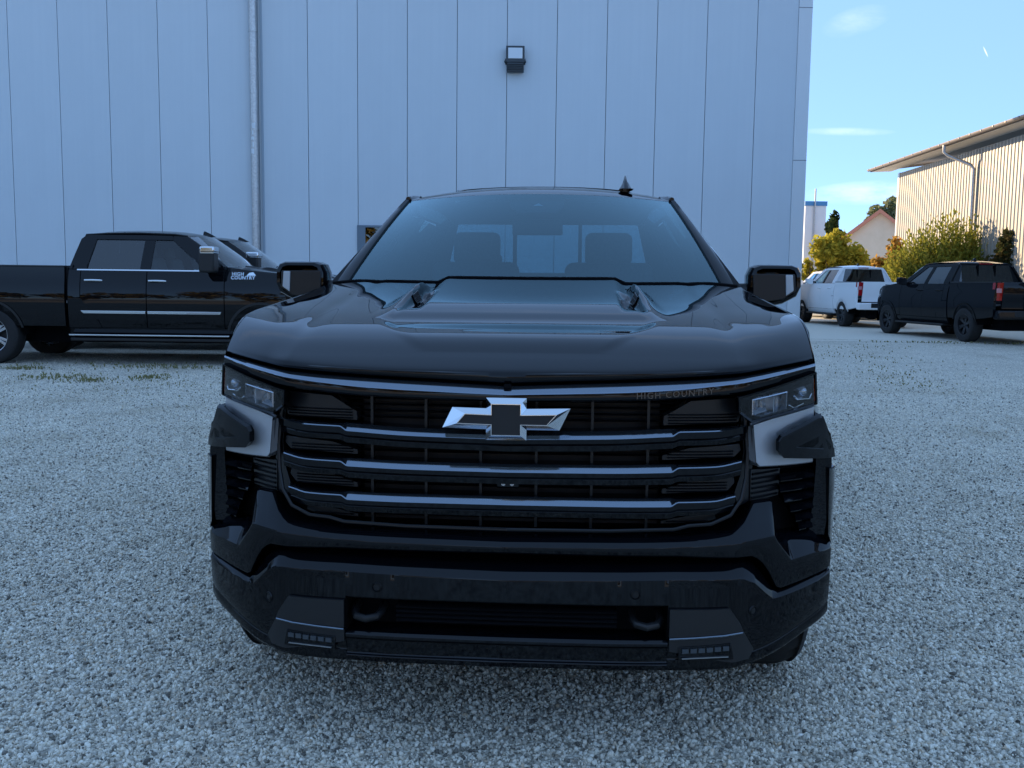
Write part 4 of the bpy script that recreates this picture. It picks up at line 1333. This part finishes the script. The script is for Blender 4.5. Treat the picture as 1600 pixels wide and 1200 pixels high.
def build_mirror(root, s, paint, o):
    y0 = 1.80
    if o.get('tow'):
        m = MB(); m.box2((s*.90, y0 - .02, 1.34), (s*1.12, y0 + .09, 1.40)); m.build('mirror_arm', matte_black, root, .02)
        m = MB(); m.box2((s*1.06, y0 - .12, 1.33), (s*1.30, y0 + .10, 1.68)); mi = m.build('mirror', matte_black, root, .03, 3)
        m = MB(); m.box2((s*1.055, y0 - .125, 1.585), (s*1.305, y0 + .08, 1.69)); m.build('mirror_cap', chrome, mi, .02, 3)
        m = MB(); m.box2((s*1.05, y0 - .13, 1.615), (s*1.31, y0 + .06, 1.625)); m.build('cap_seam', matte_black, mi)
        return
    # outline seen from the front, inner edge first
    prof = [(.985, 1.36), (.985, 1.47), (1.000, 1.508), (1.03, 1.520), (1.18, 1.520), (1.208, 1.510), (1.222, 1.485), (1.224, 1.42), (1.205, 1.375), (1.14, 1.340), (1.06, 1.325), (1.0, 1.335)]
    cx, cz = 1.10, 1.43
    def ring(k, y): return [(s * (cx + (x - cx)*k), y, cz + (z - cz)*k) for x, z in prof]
    m = MB()
    rows = [ring(.80, y0 - .035), ring(.93, y0 - .03), ring(.985, y0 - .012), ring(1.0, y0 + .02), ring(1.0, y0 + .10), ring(.96, y0 + .115), ring(.5, y0 + .112)]
    m.grid(rows, close=True); m.face(rows[-1])
    mi = m.build('mirror', gloss_black if paint is not paint_white else paint, root, angle=35)
    m = MB(); m.poly([(1.0, 1.365), (1.0, 1.478), (1.19, 1.478), (1.196, 1.40), (1.14, 1.362), (1.07, 1.352)], lambda x, z, d: (s*x, y0 - .041 + d + .03*(x - 1.1), z), .012); m.build('mirror_front', dark_gloss, mi, .004)
    m = MB(); m.poly([(1.150, 1.378), (1.146, 1.474), (1.178, 1.474), (1.184, 1.402)], lambda x, z, d: (s*x, y0 - .049 + d + .03*(x - 1.1), z), .01, vs=(1.395, 1.412, 1.43, 1.447, 1.46)); m.build('turn_lamp', lamp_white, mi, .003)
    m = MB(); m.tube([(s*.88, y0 + .07, 1.385), (s*.95, y0 + .06, 1.40), (s*1.02, y0 + .05, 1.405)], [.05, .035, .03], 10); m.box2((s*.87, y0 + .0, 1.35), (s*.94, y0 + .16, 1.43)); m.build('mirror_arm', gloss_black, mi, .01)


def simple_nose(root, paint, o):
    link('hood', paint_copy(HOOD_ME, paint), root)
    link('bumper', paint_copy(BUMP_ME, o.get('fbumper', gloss_black)), root)
    link('lower_bumper', LOWB_ME, root)
    m = MB(); front_plate(m, [(0, .70), (.70, .70), (.70, 1.10), (0, 1.13)], .07, .02, 1); front_plate(m, [(0, .70), (.70, .70), (.70, 1.10), (0, 1.13)], .07, .02, -1); m.build('grille', o.get('grille', gloss_black), root)
    for z in (.80, .90, 1.0):
        m = MB(); lofted(m, lambda x: [(.06, z), (.045, z - .01), (.05, z - .03), (.07, z - .035)], rng_x(0, .68, .08)); m.build('grille_bar', black_chrome, root)
    for s in (1, -1):
        m = MB(); front_plate(m, [(.70, 1.03), (.95, 1.06), (.945, 1.17), (.68, 1.15)], .03, .08, s); m.build('headlight', glass_dark, root)
        m = MB(); front_plate(m, [(.70, .70), (1.03, .60), (1.035, .98), (.95, 1.05), (.70, 1.02)], .03, .10, s); m.build('corner_fascia', paint, root, .01)


def pickup(name, label, paint, loc, rz, o, group=None, scale=(1, 1, 1)):
    root = thing(name, label, 'pickup truck', loc, rz, group)
    root.scale = scale
    build_cab(root, paint, o)
    if not o.get('main'): simple_nose(root, paint, o)
    add_wheels(root, (o.get('yf', .95), o.get('yf', .95) + o.get('wb', 3.745)), o.get('rims', 'dark'), sc=o.get('wheel', 1.0))
    return root


def offset_poly(p, d):
    """inset of a closed polygon (counter-clockwise or not) by d"""
    n = len(p); area = sum(p[i][0]*p[(i+1) % n][1] - p[(i+1) % n][0]*p[i][1] for i in range(n)); sg = 1 if area > 0 else -1
    out = []
    for i in range(n):
        a, b, c = Vector(p[i-1]), Vector(p[i]), Vector(p[(i+1) % n])
        e1 = (b - a).normalized(); e2 = (c - b).normalized()
        n1 = Vector((-e1.y, e1.x))*sg; n2 = Vector((-e2.y, e2.x))*sg
        q = n1 + n2; q = q / max(q.dot(n1), .3)
        out.append(tuple(b + q*d))
    return out


def P3(s, x, off, z): return (s*x, yb(x) + off, z)


def detailed_nose(root, paint):
    link('hood', HOOD_ME, root)
    link('bumper', BUMP_ME, root, .0025, 2)
    link('lower_bumper', LOWB_ME, root, .0025, 2)
    # gloss black bar across the nose
    U_ZT = lambda x: ZL(min(x, .935)) - .006
    U_ZE = pch([(0, 1.108), (.4, 1.122), (.65, 1.144), (.935, 1.179), (.96, 1.182)])
    U_ZB = pch([(0, 1.080), (.4, 1.090), (.65, 1.108), (.80, 1.128), (.935, 1.150), (.96, 1.154)])
    m = MB(); lofted(m, lambda x: [(.14, U_ZT(x) + .002), (.060, U_ZT(x)), (.055, U_ZT(x) - .002), (.040, U_ZE(x) + .002), (.037, U_ZE(x) - .001), (.035, U_ZE(x) - .006), (.037, U_ZB(x) + .006), (.042, U_ZB(x) + .001), (.05, U_ZB(x)), (.12, U_ZB(x) + .001)], rng_x(0, .945, .02), colm=[0, 0, 1, 1, 1, 0, 0, 0, 0])
    ub = m.build('nose_bar', [gloss_black, bar_mat], root, angle=30)
    m = MB(); lofted(m, lambda x: [(.10, ZL(min(x, .935)) + .02), (.11, U_ZT(x) - .03)], rng_x(0, .94, .04)); m.build('hood_gap', void_black, root)
    me = text_mesh('HIGH COUNTRY', .0255, .0012, space=1.22); me.materials.append(mat('dark_lettering', (.085, .09, .095), .2, .9))
    tx = link('lettering', me, ub)
    # bend the lettering to the bar
    for v in me.vertices:
        x = .482 + v.co.x
        v.co = (x, yb(x) + .0345 - v.co.z - .0012 + .0, (U_ZE(x) + U_ZB(x))*.5 - .001 + v.co.y)
    m = MB(); m.box((.0, .052, 1.126), (.022, .02, .014)); m.build('nose_notch', void_black, root, .003)  # small black box standing in for a dark notch

    m = MB()
    pts = []
    for u in np.linspace(-1, 1, 41):
        x = u*XE(1); Y = 1.46 + .15*(abs(x)/.9)**2; pts.append((x, Y + .004, hood_z(x, Y) + .003))
    m.tube(pts, .0075, 6); m.build('hood_shade_line', void_black, root)  # black line added as the shade of the gap behind the hood

    # grille
    m = MB(); lofted(m, lambda x: [(.205, 1.12), (.20, .69)], rng_x(0, .72, .06)); gr = m.build('grille', void_black, root)
    m = MB(); lofted(m, lambda x: [(.165, .70), (.160, 1.09)], rng_x(0, .45, .05)); m.build('radiator', speckle(mat('radiator', (.03, .022, .02), .5, .5), (.010, .008, .008), (.020, .015, .014), 30., .0), gr)
    bars = [pch([(0, .988), (.3, .994), (.49, 1.003), (.62, 1.006), (.70, 1.014)]), pch([(0, .891), (.3, .893), (.49, .897), (.62, .900), (.69, .908)]), pch([(0, .794), (.3, .794), (.485, .795), (.61, .797), (.67, .805)])]
    xend = [.705, .692, .675]
    for zf, xe in zip(bars, xend):
        def prof(x):
            f = 1 - sst(.478, .502, x); z = zf(x); e = sst(.60, xe, x) * .02
            return [(.15, z + .001), (.070 + .006*f + e, z + .002*f), (.055 + e, z - .004 - .011*f), (.053 + e, z - .007 - .012*f), (.054 + e, z - .026 - .006*f), (.060 + e, z - .030 - .006*f), (.058 + e, z - .033 - .006*f), (.062 + e, z - .047 - .008*f), (.075 + e, z - .050 - .008*f), (.15, z - .050 - .008*f)]
        m = MB(); lofted(m, prof, rng_x(0, xe, .02, (.478, .484, .49, .496, .502)), colm=[0, 1, 1, 0, 0, 0, 0, 0, 0])
        m.build('grille_bar', [gloss_black, bar_mat], gr, angle=25)
    gaps = [(1.085, 1.010, .680), (.944, .908, .672), (.846, .806, .655), (.740, .716, .60)]
    for k, (zt, zb, xo) in enumerate(gaps):
        for s in (1, -1):
            m = MB()
            front_plate(m, [(.455, zb), (xo, zb + .008), (xo + .02, zt - .01), (xo + .015, zt + .01), (.535, zt), (.51, zb + (zt - zb)*.45), (.455, zb + (zt - zb)*.38)], .095, .06, s)
            sp_ = m.build('grille_infill', dark_gloss, gr, .002)
            for j in range(4 if k < 3 else 1):
                z = zb + .008 + j*.0085
                if z > zt - .006: break
                m = MB(); lofted(m, lambda x: [(.096, z + .002), (.088, z), (.096, z - .0035)], rng_x(.47, xo - .005, .03), s); m.build('rib', dark_gloss, sp_)
        n = max(int((zt - zb) / .017), 2)
        for j in range(n):
            z = zb + (j + .5) * (zt - zb) / n
            m = MB(); lofted(m, lambda x: [(.135, z + .003), (.125, z), (.13, z - .004), (.145, z - .004)], rng_x(0, .50, .05)); m.build('grille_slat', dark_gloss, gr)
        for x in (.083, .248, .413):
            for s in (1, -1):
                m = MB(); m.box((s*x, yb(x) + .124, (zt + zb)/2 - .004), (.008, .03, zt - zb + .03)); m.build('grille_rib', dark_gloss, gr)
    m = MB(); m.box((0, .10, .832), (.07, .03, .028)); cmr = m.build('front_camera', gloss_black, gr, .006)
    m = MB()
    for x in (-.013, .013): m.lathe([(0, 0), (0, .006), (.01, .007)], (x, .083, .832), 'Y', 12)
    m.build('lens', satin_metal, cmr)
    for s in (1, -1):
        m = MB()
        path = [(.678, .10, 1.085), (.700, .085, 1.03), (.712, .08, .93), (.708, .075, .85), (.694, .07, .79), (.66, .065, .745), (.60, .06, .722), (.535, .058, .719), (.49, .058, .708), (.30, .055, .703), (0, .052, .702)]
        m.tube([P3(s, *p) for p in path], .006, 8); m.build('grille_surround', dark_gloss, gr)
        m = MB(); front_plate(m, [(.676, 1.09), (.715, 1.03), (.735, .98), (.735, .775), (.69, .76), (.675, .80), (.695, .86), (.703, .93), (.69, 1.03)], .10, .10, s); m.build('surround_panel', dark_gloss, gr, .004)

    # emblem
    bow = [(-.187, 1.006), (-.158, 1.066), (-.060, 1.064), (-.060, 1.095), (.057, 1.095), (.057, 1.064), (.183, 1.067), (.152, 1.003), (.057, 1.003), (.057, .972), (-.060, .972), (-.060, 1.003)]
    inn = offset_poly(bow, .0155)
    inn[0] = (bow[0][0] + .042, inn[0][1]); inn[1] = (bow[1][0] + .038, inn[1][1]); inn[6] = (bow[6][0] - .038, inn[6][1]); inn[7] = (bow[7][0] - .042 + .006, inn[7][1])
    inn2 = offset_poly(inn, .002)
    m = MB(); Y0 = .040
    r0 = [(x, Y0 + .02, z) for x, z in bow]; r1 = [(x, Y0 - .012, z) for x, z in bow]; r2 = [(x, Y0 - .030, z) for x, z in inn]; r3 = [(x, Y0 - .030, z) for x, z in inn2]; r4 = [(x, Y0 - .022, z) for x, z in inn2]
    m.grid([r0, r1, r2, r3, r4], close=True)
    em = m.build('bowtie_emblem', chrome, gr, smooth=False)
    m = MB(); m.poly(inn2, lambda x, z, d: (x, Y0 - .024 + d, z), .01); m.build('emblem_centre', matte_black, em)

    for s in (1, -1):
        # headlamp
        hp = [(.939, 1.150), (.948, 1.060), (.712, 1.032), (.674, 1.060), (.671, 1.098)]
        m = MB()
        front_plate(m, hp, .088, .05, s)
        ho = offset_poly(hp, -.006)
        dens = lambda poly: [tuple(Vector(poly[i]).lerp(Vector(poly[(i+1) % len(poly)]), t/8)) for i in range(len(poly)) for t in range(8)]
        A, B = dens(hp), dens(ho)
        m.grid([[P3(s, x, .088, z) for x, z in A], [P3(s, x, .020, z) for x, z in A], [P3(s, x, .017, z) for x, z in B], [P3(s, x, .07, z) for x, z in B]], close=True)
        hl = m.build('headlight', gloss_black, root, angle=30)
        m = MB(); front_plate(m, hp, .024, 0, s); m.build('lens', glass_clear, hl)
        li = [(.832, 1.103), (.832, 1.055), (.744, 1.039), (.716, 1.047), (.715, 1.089)]
        m = MB(); A = dens(li); C_ = dens(offset_poly(li, .010)); B = dens(offset_poly(li, -.003))
        m.grid([[P3(s, x, .035, z) for x, z in B], [P3(s, x, .033, z) for x, z in A], [P3(s, x, .080, z) for x, z in C_]], close=True)
        il = m.build('lamp_reflector', reflector, hl)
        m = MB(); front_plate(m, offset_poly(li, .009), .079, .004, s)
        m.build('reflector_back', dark_gloss, il)
        for xx in (.735, .757, .79, .812):
            m = MB(); zc_ = 1.071 + (xx - .72)*.10; m.grid([[P3(s, xx - .011, .078, zc_ - .022), P3(s, xx - .003, .062, zc_ - .022), P3(s, xx + .009, .078, zc_ - .02)], [P3(s, xx - .011, .078, zc_ + .02), P3(s, xx - .003, .066, zc_ + .02), P3(s, xx + .009, .078, zc_ + .022)]]); m.build('reflector_facet', reflector, il, smooth=False)
        m = MB()
        m.lathe([(.0, 0), (-.004, .008), (.0, .0155), (.03, .018)], P3(s, .80, .048, 1.076), 'Y', 20); m.lathe([(.0, 0), (-.004, .008), (.0, .0155), (.03, .018)], P3(s, .745, .048, 1.068), 'Y', 20)
        m.build('projector', glass_clear, il)
        m = MB(); lofted(m, lambda x: [(.04, 1.045 + (x - .72)*.17), (.075, 1.056 + (x - .72)*.17)], rng_x(.722, .764, .014), s); m.build('bright_shelf', lamp_white, il)
        m = MB(); m.box(P3(s, .773, .058, 1.072), (.004, .04, .045), rz=s*.7); m.build('divider', satin_metal, il)
        lo = [(.934, 1.120), (.936, 1.072), (.874, 1.074), (.861, 1.086), (.861, 1.109)]
        m = MB(); A = dens(lo); B = dens(offset_poly(lo, .012))
        m.grid([[P3(s, x, .04, z) for x, z in A], [P3(s, x, .08, z) for x, z in B]], close=True)
        ol = m.build('lamp_bezel', reflector, hl)
        m = MB(); m.tube([P3(s, x, .039, z) for x, z in ((.934, 1.088), (.925, 1.074), (.876, 1.077), (.863, 1.088))], .0028, 6); m.build('chrome_line', chrome, ol)
        m = MB(); m.tube([P3(s, x, .039, z) for x, z in ((.90, 1.062), (.862, 1.052), (.845, 1.062))], .0024, 6); m.build('chrome_line', chrome, hl)
        m = MB(); m.lathe([(-.012, 0), (-.010, .007), (-.004, .013), (.005, .017), (.02, .018)], P3(s, .90, .06, 1.097), 'Y', 24); m.build('projector', reflector, ol)
        m = MB(); m.lathe([(-.016, 0), (-.013, .008), (-.006, .014), (.0, .017)], P3(s, .90, .056, 1.097), 'Y', 24); m.build('projector_lens', glass_clear, ol)
        m = MB(); front_plate(m, [(.945, 1.140), (.957, 1.070), (.941, 1.066), (.936, 1.135)], .026, .02, s); m.build('side_marker', amber_lamp, hl)
        # daytime lamp trim
        dl = [(.949, 1.044), (.787, 1.026), (.745, 1.018), (.722, 1.013), (.734, .996), (.736, .900), (.748, .888), (.953, .868), (.953, .882), (.815, .908), (.803, .922), (.800, .982), (.815, .994), (.948, 1.027)]
        m = MB(); front_plate(m, offset_poly(dl, -.006), .062, .06, s); dd = m.build('lamp_surround', drl_edge, root, .003)
        m = MB(); front_plate(m, dl, .046, .02, s); m.build('silver_trim', drl_silver, dd, .004, 3)
        m = MB(); m.grid([[P3(s, .711, .075, 1.008), P3(s, .728, .05, .998)], [P3(s, .708, .08, .95), P3(s, .734, .05, .95)], [P3(s, .707, .085, .912), P3(s, .734, .05, .897)], [P3(s, .722, .085, .890), P3(s, .745, .05, .886)]]); m.build('trim_edge', drl_edge, dd)
        # corner blocks
        m = MB()
        front_plate(m, [(.955, 1.013), (.85, .979), (.815, .975), (.803, .962), (.803, .930), (.822, .910), (1.008, .876), (1.043, .872), (1.036, .898), (.95, .9175), (.868, .936), (.975, .9585), (.990, .964), (.970, 1.012)], .0, .14, s, cuts=.03)
        m.grid([[P3(s, .974, .026, 1.022), P3(s, .953, .016, 1.023), P3(s, .90, .015, 1.0055), P3(s, .838, .014, .988), P3(s, .806, .013, .981), P3(s, .797, .013, .964)], [P3(s, .970, -.001, 1.012), P3(s, .955, -.001, 1.013), P3(s, .90, -.001, .9955), P3(s, .85, -.001, .979), P3(s, .815, -.001, .975), P3(s, .803, -.001, .962)]])
        front_plate(m, [(.90, .905), (1.045, .89), (1.036, .918), (1.006, .968), (.984, 1.012), (.965, 1.02), (.90, .99)], .022, .18, s, cuts=.03)
        cb = m.build('corner_block', gloss_black, root, .005, 3)
        m = MB()
        A_, B_, C_ = P3(s, .866, -.001, .9365), P3(s, 1.037, -.001, .899), P3(s, .996, .050, .970)
        m.grid([[A_, A_], [P3(s, .92, -.001, .9245), P3(s, .915, .014, .949)], [P3(s, .98, -.001, .911), P3(s, .958, .034, .960)], [B_, C_]])
        m.face([B_, P3(s, 1.040, .07, .905), C_])
        m.build('corner_wedge', gloss_black, cb, .003, 2, angle=25)
        m = MB()
        front_plate(m, [(1.012, .842), (1.046, .842), (1.045, .65), (1.040, .585), (1.020, .62)], -.004, .26, s)
        m.build('corner_pillar', gloss_black, cb, .004, 3)
        # air curtain: recess, ribbed panel, slats
        m = MB(); front_plate(m, [(.80, .60), (1.03, .60), (1.03, .90), (.80, .90)], .15, .02, s)
        ac = m.build('air_intake', void_black, root)
        m = MB(); front_plate(m, [(.728, .770), (.832, .775), (.834, .86), (.728, .872)], .095, .05, s); rp = m.build('ribbed_panel', dark_gloss, ac, .002)
        for j in range(6):
            z = .783 + .0145*j
            m = MB(); lofted(m, lambda x: [(.10, z + .005), (.086, z), (.096, z - .005)], rng_x(.735, .828, .03), s); m.build('rib', dark_gloss, rp)
        for xi, z in ((.828, .838), (.830, .805), (.847, .771), (.873, .737), (.896, .703), (.911, .673)):
            m = MB(); lofted(m, lambda x: [(.15, z + .008 - (x - .83)*.09), (.085, z + .006 - (x - .83)*.09), (.058, z - .010 - (x - .83)*.09), (.060, z - .014 - (x - .83)*.09), (.15, z - .012 - (x - .83)*.09)], rng_x(xi, .970, .02), s)
            m.build('slat', gloss_black, ac)
            m = MB(); m.box(P3(s, .992, .075, z - .016), (.012, .010, .013)); m.build('clip', satin_metal, ac, .002)
        # hood vent: a small black mesh let into the inner wall of the fin
        def hv(t, u):
            Y = .945 + .075*t; xc = .428 + .075*(1.08 - Y)
            x = xc - .027 + .017*u
            return Vector((s*(x - .002), Y - .003, hood_z(x, Y) + .0045))
        m = MB(); m.grid([[hv(t, u) for u in (0, .5, 1)] for t in np.linspace(0, 1, 6)])
        hvn = m.build('hood_vent', void_black, root)
        m = MB()
        for t in (.0, .2, .4, .6, .8, 1.0): m.tube([hv(t, 0) + Vector((0, 0, .002)), hv(t, .5) + Vector((0, 0, .002)), hv(t, 1) + Vector((0, 0, .002))], .0022, 5)
        for u in (0, .33, .66, 1): m.tube([hv(t, u) + Vector((0, 0, .002)) for t in np.linspace(0, 1, 5)], .0022, 5)
        m.build('vent_mesh', dark_gloss, hvn)
        # fog lamp bezel
        m = MB()
        front_plate(m, [(.479, .486), (.655, .484), (.692, .43), (.701, .409), (.479, .402)], -.005, .03, s)
        front_plate(m, [(.479, .396), (.704, .403), (.738, .344), (.722, .319), (.668, .319), (.479, .360)], -.001, .03, s)
        fb = m.build('fog_bezel', matte_black, root, .004, 3)
        m = MB(); m.tube([P3(s, x, -.008, z) for x, z in ((.479, .399), (.56, .402), (.64, .405), (.698, .407))], .0028, 6); m.build('bright_line', black_chrome, fb)
        m = MB(); front_plate(m, [(.505, .374), (.662, .380), (.672, .330), (.507, .334)], -.004, .01, s); fl_ = m.build('fog_lamp', gloss_black, fb, .002)
        m = MB()
        for j in range(6):
            x = .520 + .024*j; m.box(P3(s, x + .006, -.006, .362 + (x - .5)*.03), (.019, .006, .013), rz=s*math.atan(.25))
        m.build('led_cells', mat('led_cell', (.05, .058, .066), .2), fl_)
        m = MB(); m.box(P3(s, .585, -.006, .342), (.14, .006, .003), rz=s*.2); m.build('lamp_line', satin_metal, fl_)
        # tow hook
        m = MB(); m.tube([(s*.455, .11, .448), (s*.455, .055, .440), (s*.445, .035, .432), (s*.415, .025, .428), (s*.385, .035, .432), (s*.375, .055, .440), (s*.375, .11, .448)], .012, 10)
        m.build('tow_hook', matte_black, root)
        # parking sensors
        for x, z in ((.378, .530), (.731, .462)):
            m = MB(); sl = math.atan2(yb(x + .02) - yb(x - .02), .04)
            m.lathe([(.0, .0), (-.0035, .001), (-.0035, .009), (-.001, .010), (-.0005, .0125), (-.004, .0135), (-.001, .0155), (.01, .0155)], (0, 0, 0), 'Y', 24)
            so = m.build('parking_sensor', dark_gloss, root); so.location = P3(s, x, .003 if z > .5 else .005, z); so.rotation_euler = (0, 0, s*sl)
    # lower intake
    m = MB(); lofted(m, lambda x: [(.105, .50), (.10, .385)], rng_x(0, .48, .06))
    for s in (1, -1): m.grid([[P3(s, .4765, o_, z_) for o_ in (.004, .06, .11)] for z_ in (.50, .44, .385)])
    li_ = m.build('lower_intake', void_black, root)
    for z in (.464, .450, .436, .422):
        m = MB(); lofted(m, lambda x: [(.10, z + .004), (.040, z + .001), (.036, z - .002), (.042, z - .008), (.10, z - .008)], rng_x(0, .328, .04)); m.build('intake_slat', dark_gloss, li_)
    # sensor pod behind the windscreen, mirror, papers on the dashboard
    m = MB(); rows = []
    for t, w in ((.985, .135), (.93, .135), (.86, .125), (.80, .09)): rows.append([ws_pt(u*w/ (.845*(1-t)+.665*t), t, -.014) for u in (-1, -.5, 0, .5, 1)])
    m.grid(rows); sp = m.build('sensor_pod', matte_black, root)
    m = MB(); m.face([ws_pt(-.03, .872, -.010), ws_pt(.045, .872, -.010), ws_pt(.008, .905, -.010)]); m.build('camera_window', lamp_white, sp)
    m = MB(); m.box((0, 2.12, 1.70), (.25, .03, .07)); m.build('rear_view_mirror', matte_black, root, .01)
    m = MB(); m.box((-.66, 1.76, 1.402), (.10, .012, .07), rx=R(-30)); m.build('paper_note', paper_white, root)


bar_mat = mat('bar_gloss', (.22, .25, .29), .09, .95)

# ---- main pickup
MAIN_RZ = R(-3.67)
hero = pickup('pickup_truck', 'large glossy black pickup facing the camera with a bowtie emblem on its grille', paint_black, (-.012, 2.715, 0), MAIN_RZ,
              dict(main=True, sunroof=True, fin=(.445, 2.40), rims='dark', rear_glass=glass, front_glass=glass))
hero.rotation_euler = (0, R(-.2), MAIN_RZ)
detailed_nose(hero, paint_black)

# ---- two heavy-duty pickups parked side-on by the wall
hd = dict(chrome=True, tow=True, rims='alloy', wb=3.93, yf=1.10, fin=(.42, 2.28), cab_back=3.88, front_glass=glass_side, screen=glass_side, rear_glass=glass_dark, seat=seat_light, rear=1.2)
left = pickup('pickup_truck', 'black pickup seen from the side with chrome handles, chrome door strip and mirror caps', paint_black, (-2.74, 16.1, ground_z(15)), R(90), hd, 'pickups parked side-on by the panel wall', (1.08, 1.08, 1.095))


def badge(root):
    for txt, size, dy, z in (('HIGH', .068, 1.435, 1.315), ('COUNTRY', .068, 1.36, 1.262)):
        me = text_mesh(txt, size, .002, space=1.1); me.materials.append(chrome)
        for v in me.vertices:
            Y = dy - v.co.x; zz = z + v.co.y
            v.co = (-(XS_(zz) + .003 + v.co.z), Y, zz)
        link('badge', me, root)
    m = MB()
    pk = [(1.31, 1.295), (1.27, 1.335), (1.25, 1.322), (1.215, 1.345), (1.17, 1.295), (1.185, 1.295), (1.216, 1.330), (1.25, 1.306), (1.268, 1.318), (1.29, 1.295)]
    m.poly(pk, lambda y, z, d: (-(XS_(z) + .006 - d), y, z), .004); m.build('mountain_badge', chrome, root)


badge(left)
left2 = copy_tree(left)
left2.location = (-2.95, 19.0, ground_z(18)); left2.rotation_euler = (0, 0, R(91.0))
for k in kids(left2):
    if k.name.startswith('mirror'):
        for q in kids(k): bpy.data.objects.remove(q)
        bpy.data.objects.remove(k)
left2['label'] = 'second black pickup mostly hidden behind the side-on one, only its roof, windscreen and bonnet showing'

# ---- pickups on the right, seen from behind
blk = dict(rims='dark', front_glass=glass_dark, rear_glass=glass_dark, trim=paint_anthracite)
right = pickup('pickup_truck', 'anthracite pickup with red tail lamp parked at the right edge, seen from behind', paint_anthracite, (11.18, 27.48, .2), R(185.7), blk, 'pickups parked along the bushes')
wht = dict(rims='dark', front_glass=glass, rear_glass=glass_dark, trim=paint_white, bumper=paint_white, fbumper=paint_white, arch=paint_white, rocker=paint_white, pillar=paint_white)
white = pickup('pickup_truck', 'white pickup with red tail lamps parked ahead of the anthracite one, seen from behind', paint_white, (11.36, 35.6, .2), R(182.2), wht, 'pickups parked along the bushes', (1.0, 1.0, 1.02))
m = MB(); m.tube([(.62, 1.35, 1.36), (.66, 1.45, 2.02)], [.007, .003], 5); m.build('whip_antenna', matte_black, white)
white2 = copy_tree(white)
white2.location = (13.3, 43.2, .2)
white2['label'] = 'white pickup almost wholly hidden beyond the hall corner, only its cab back showing'
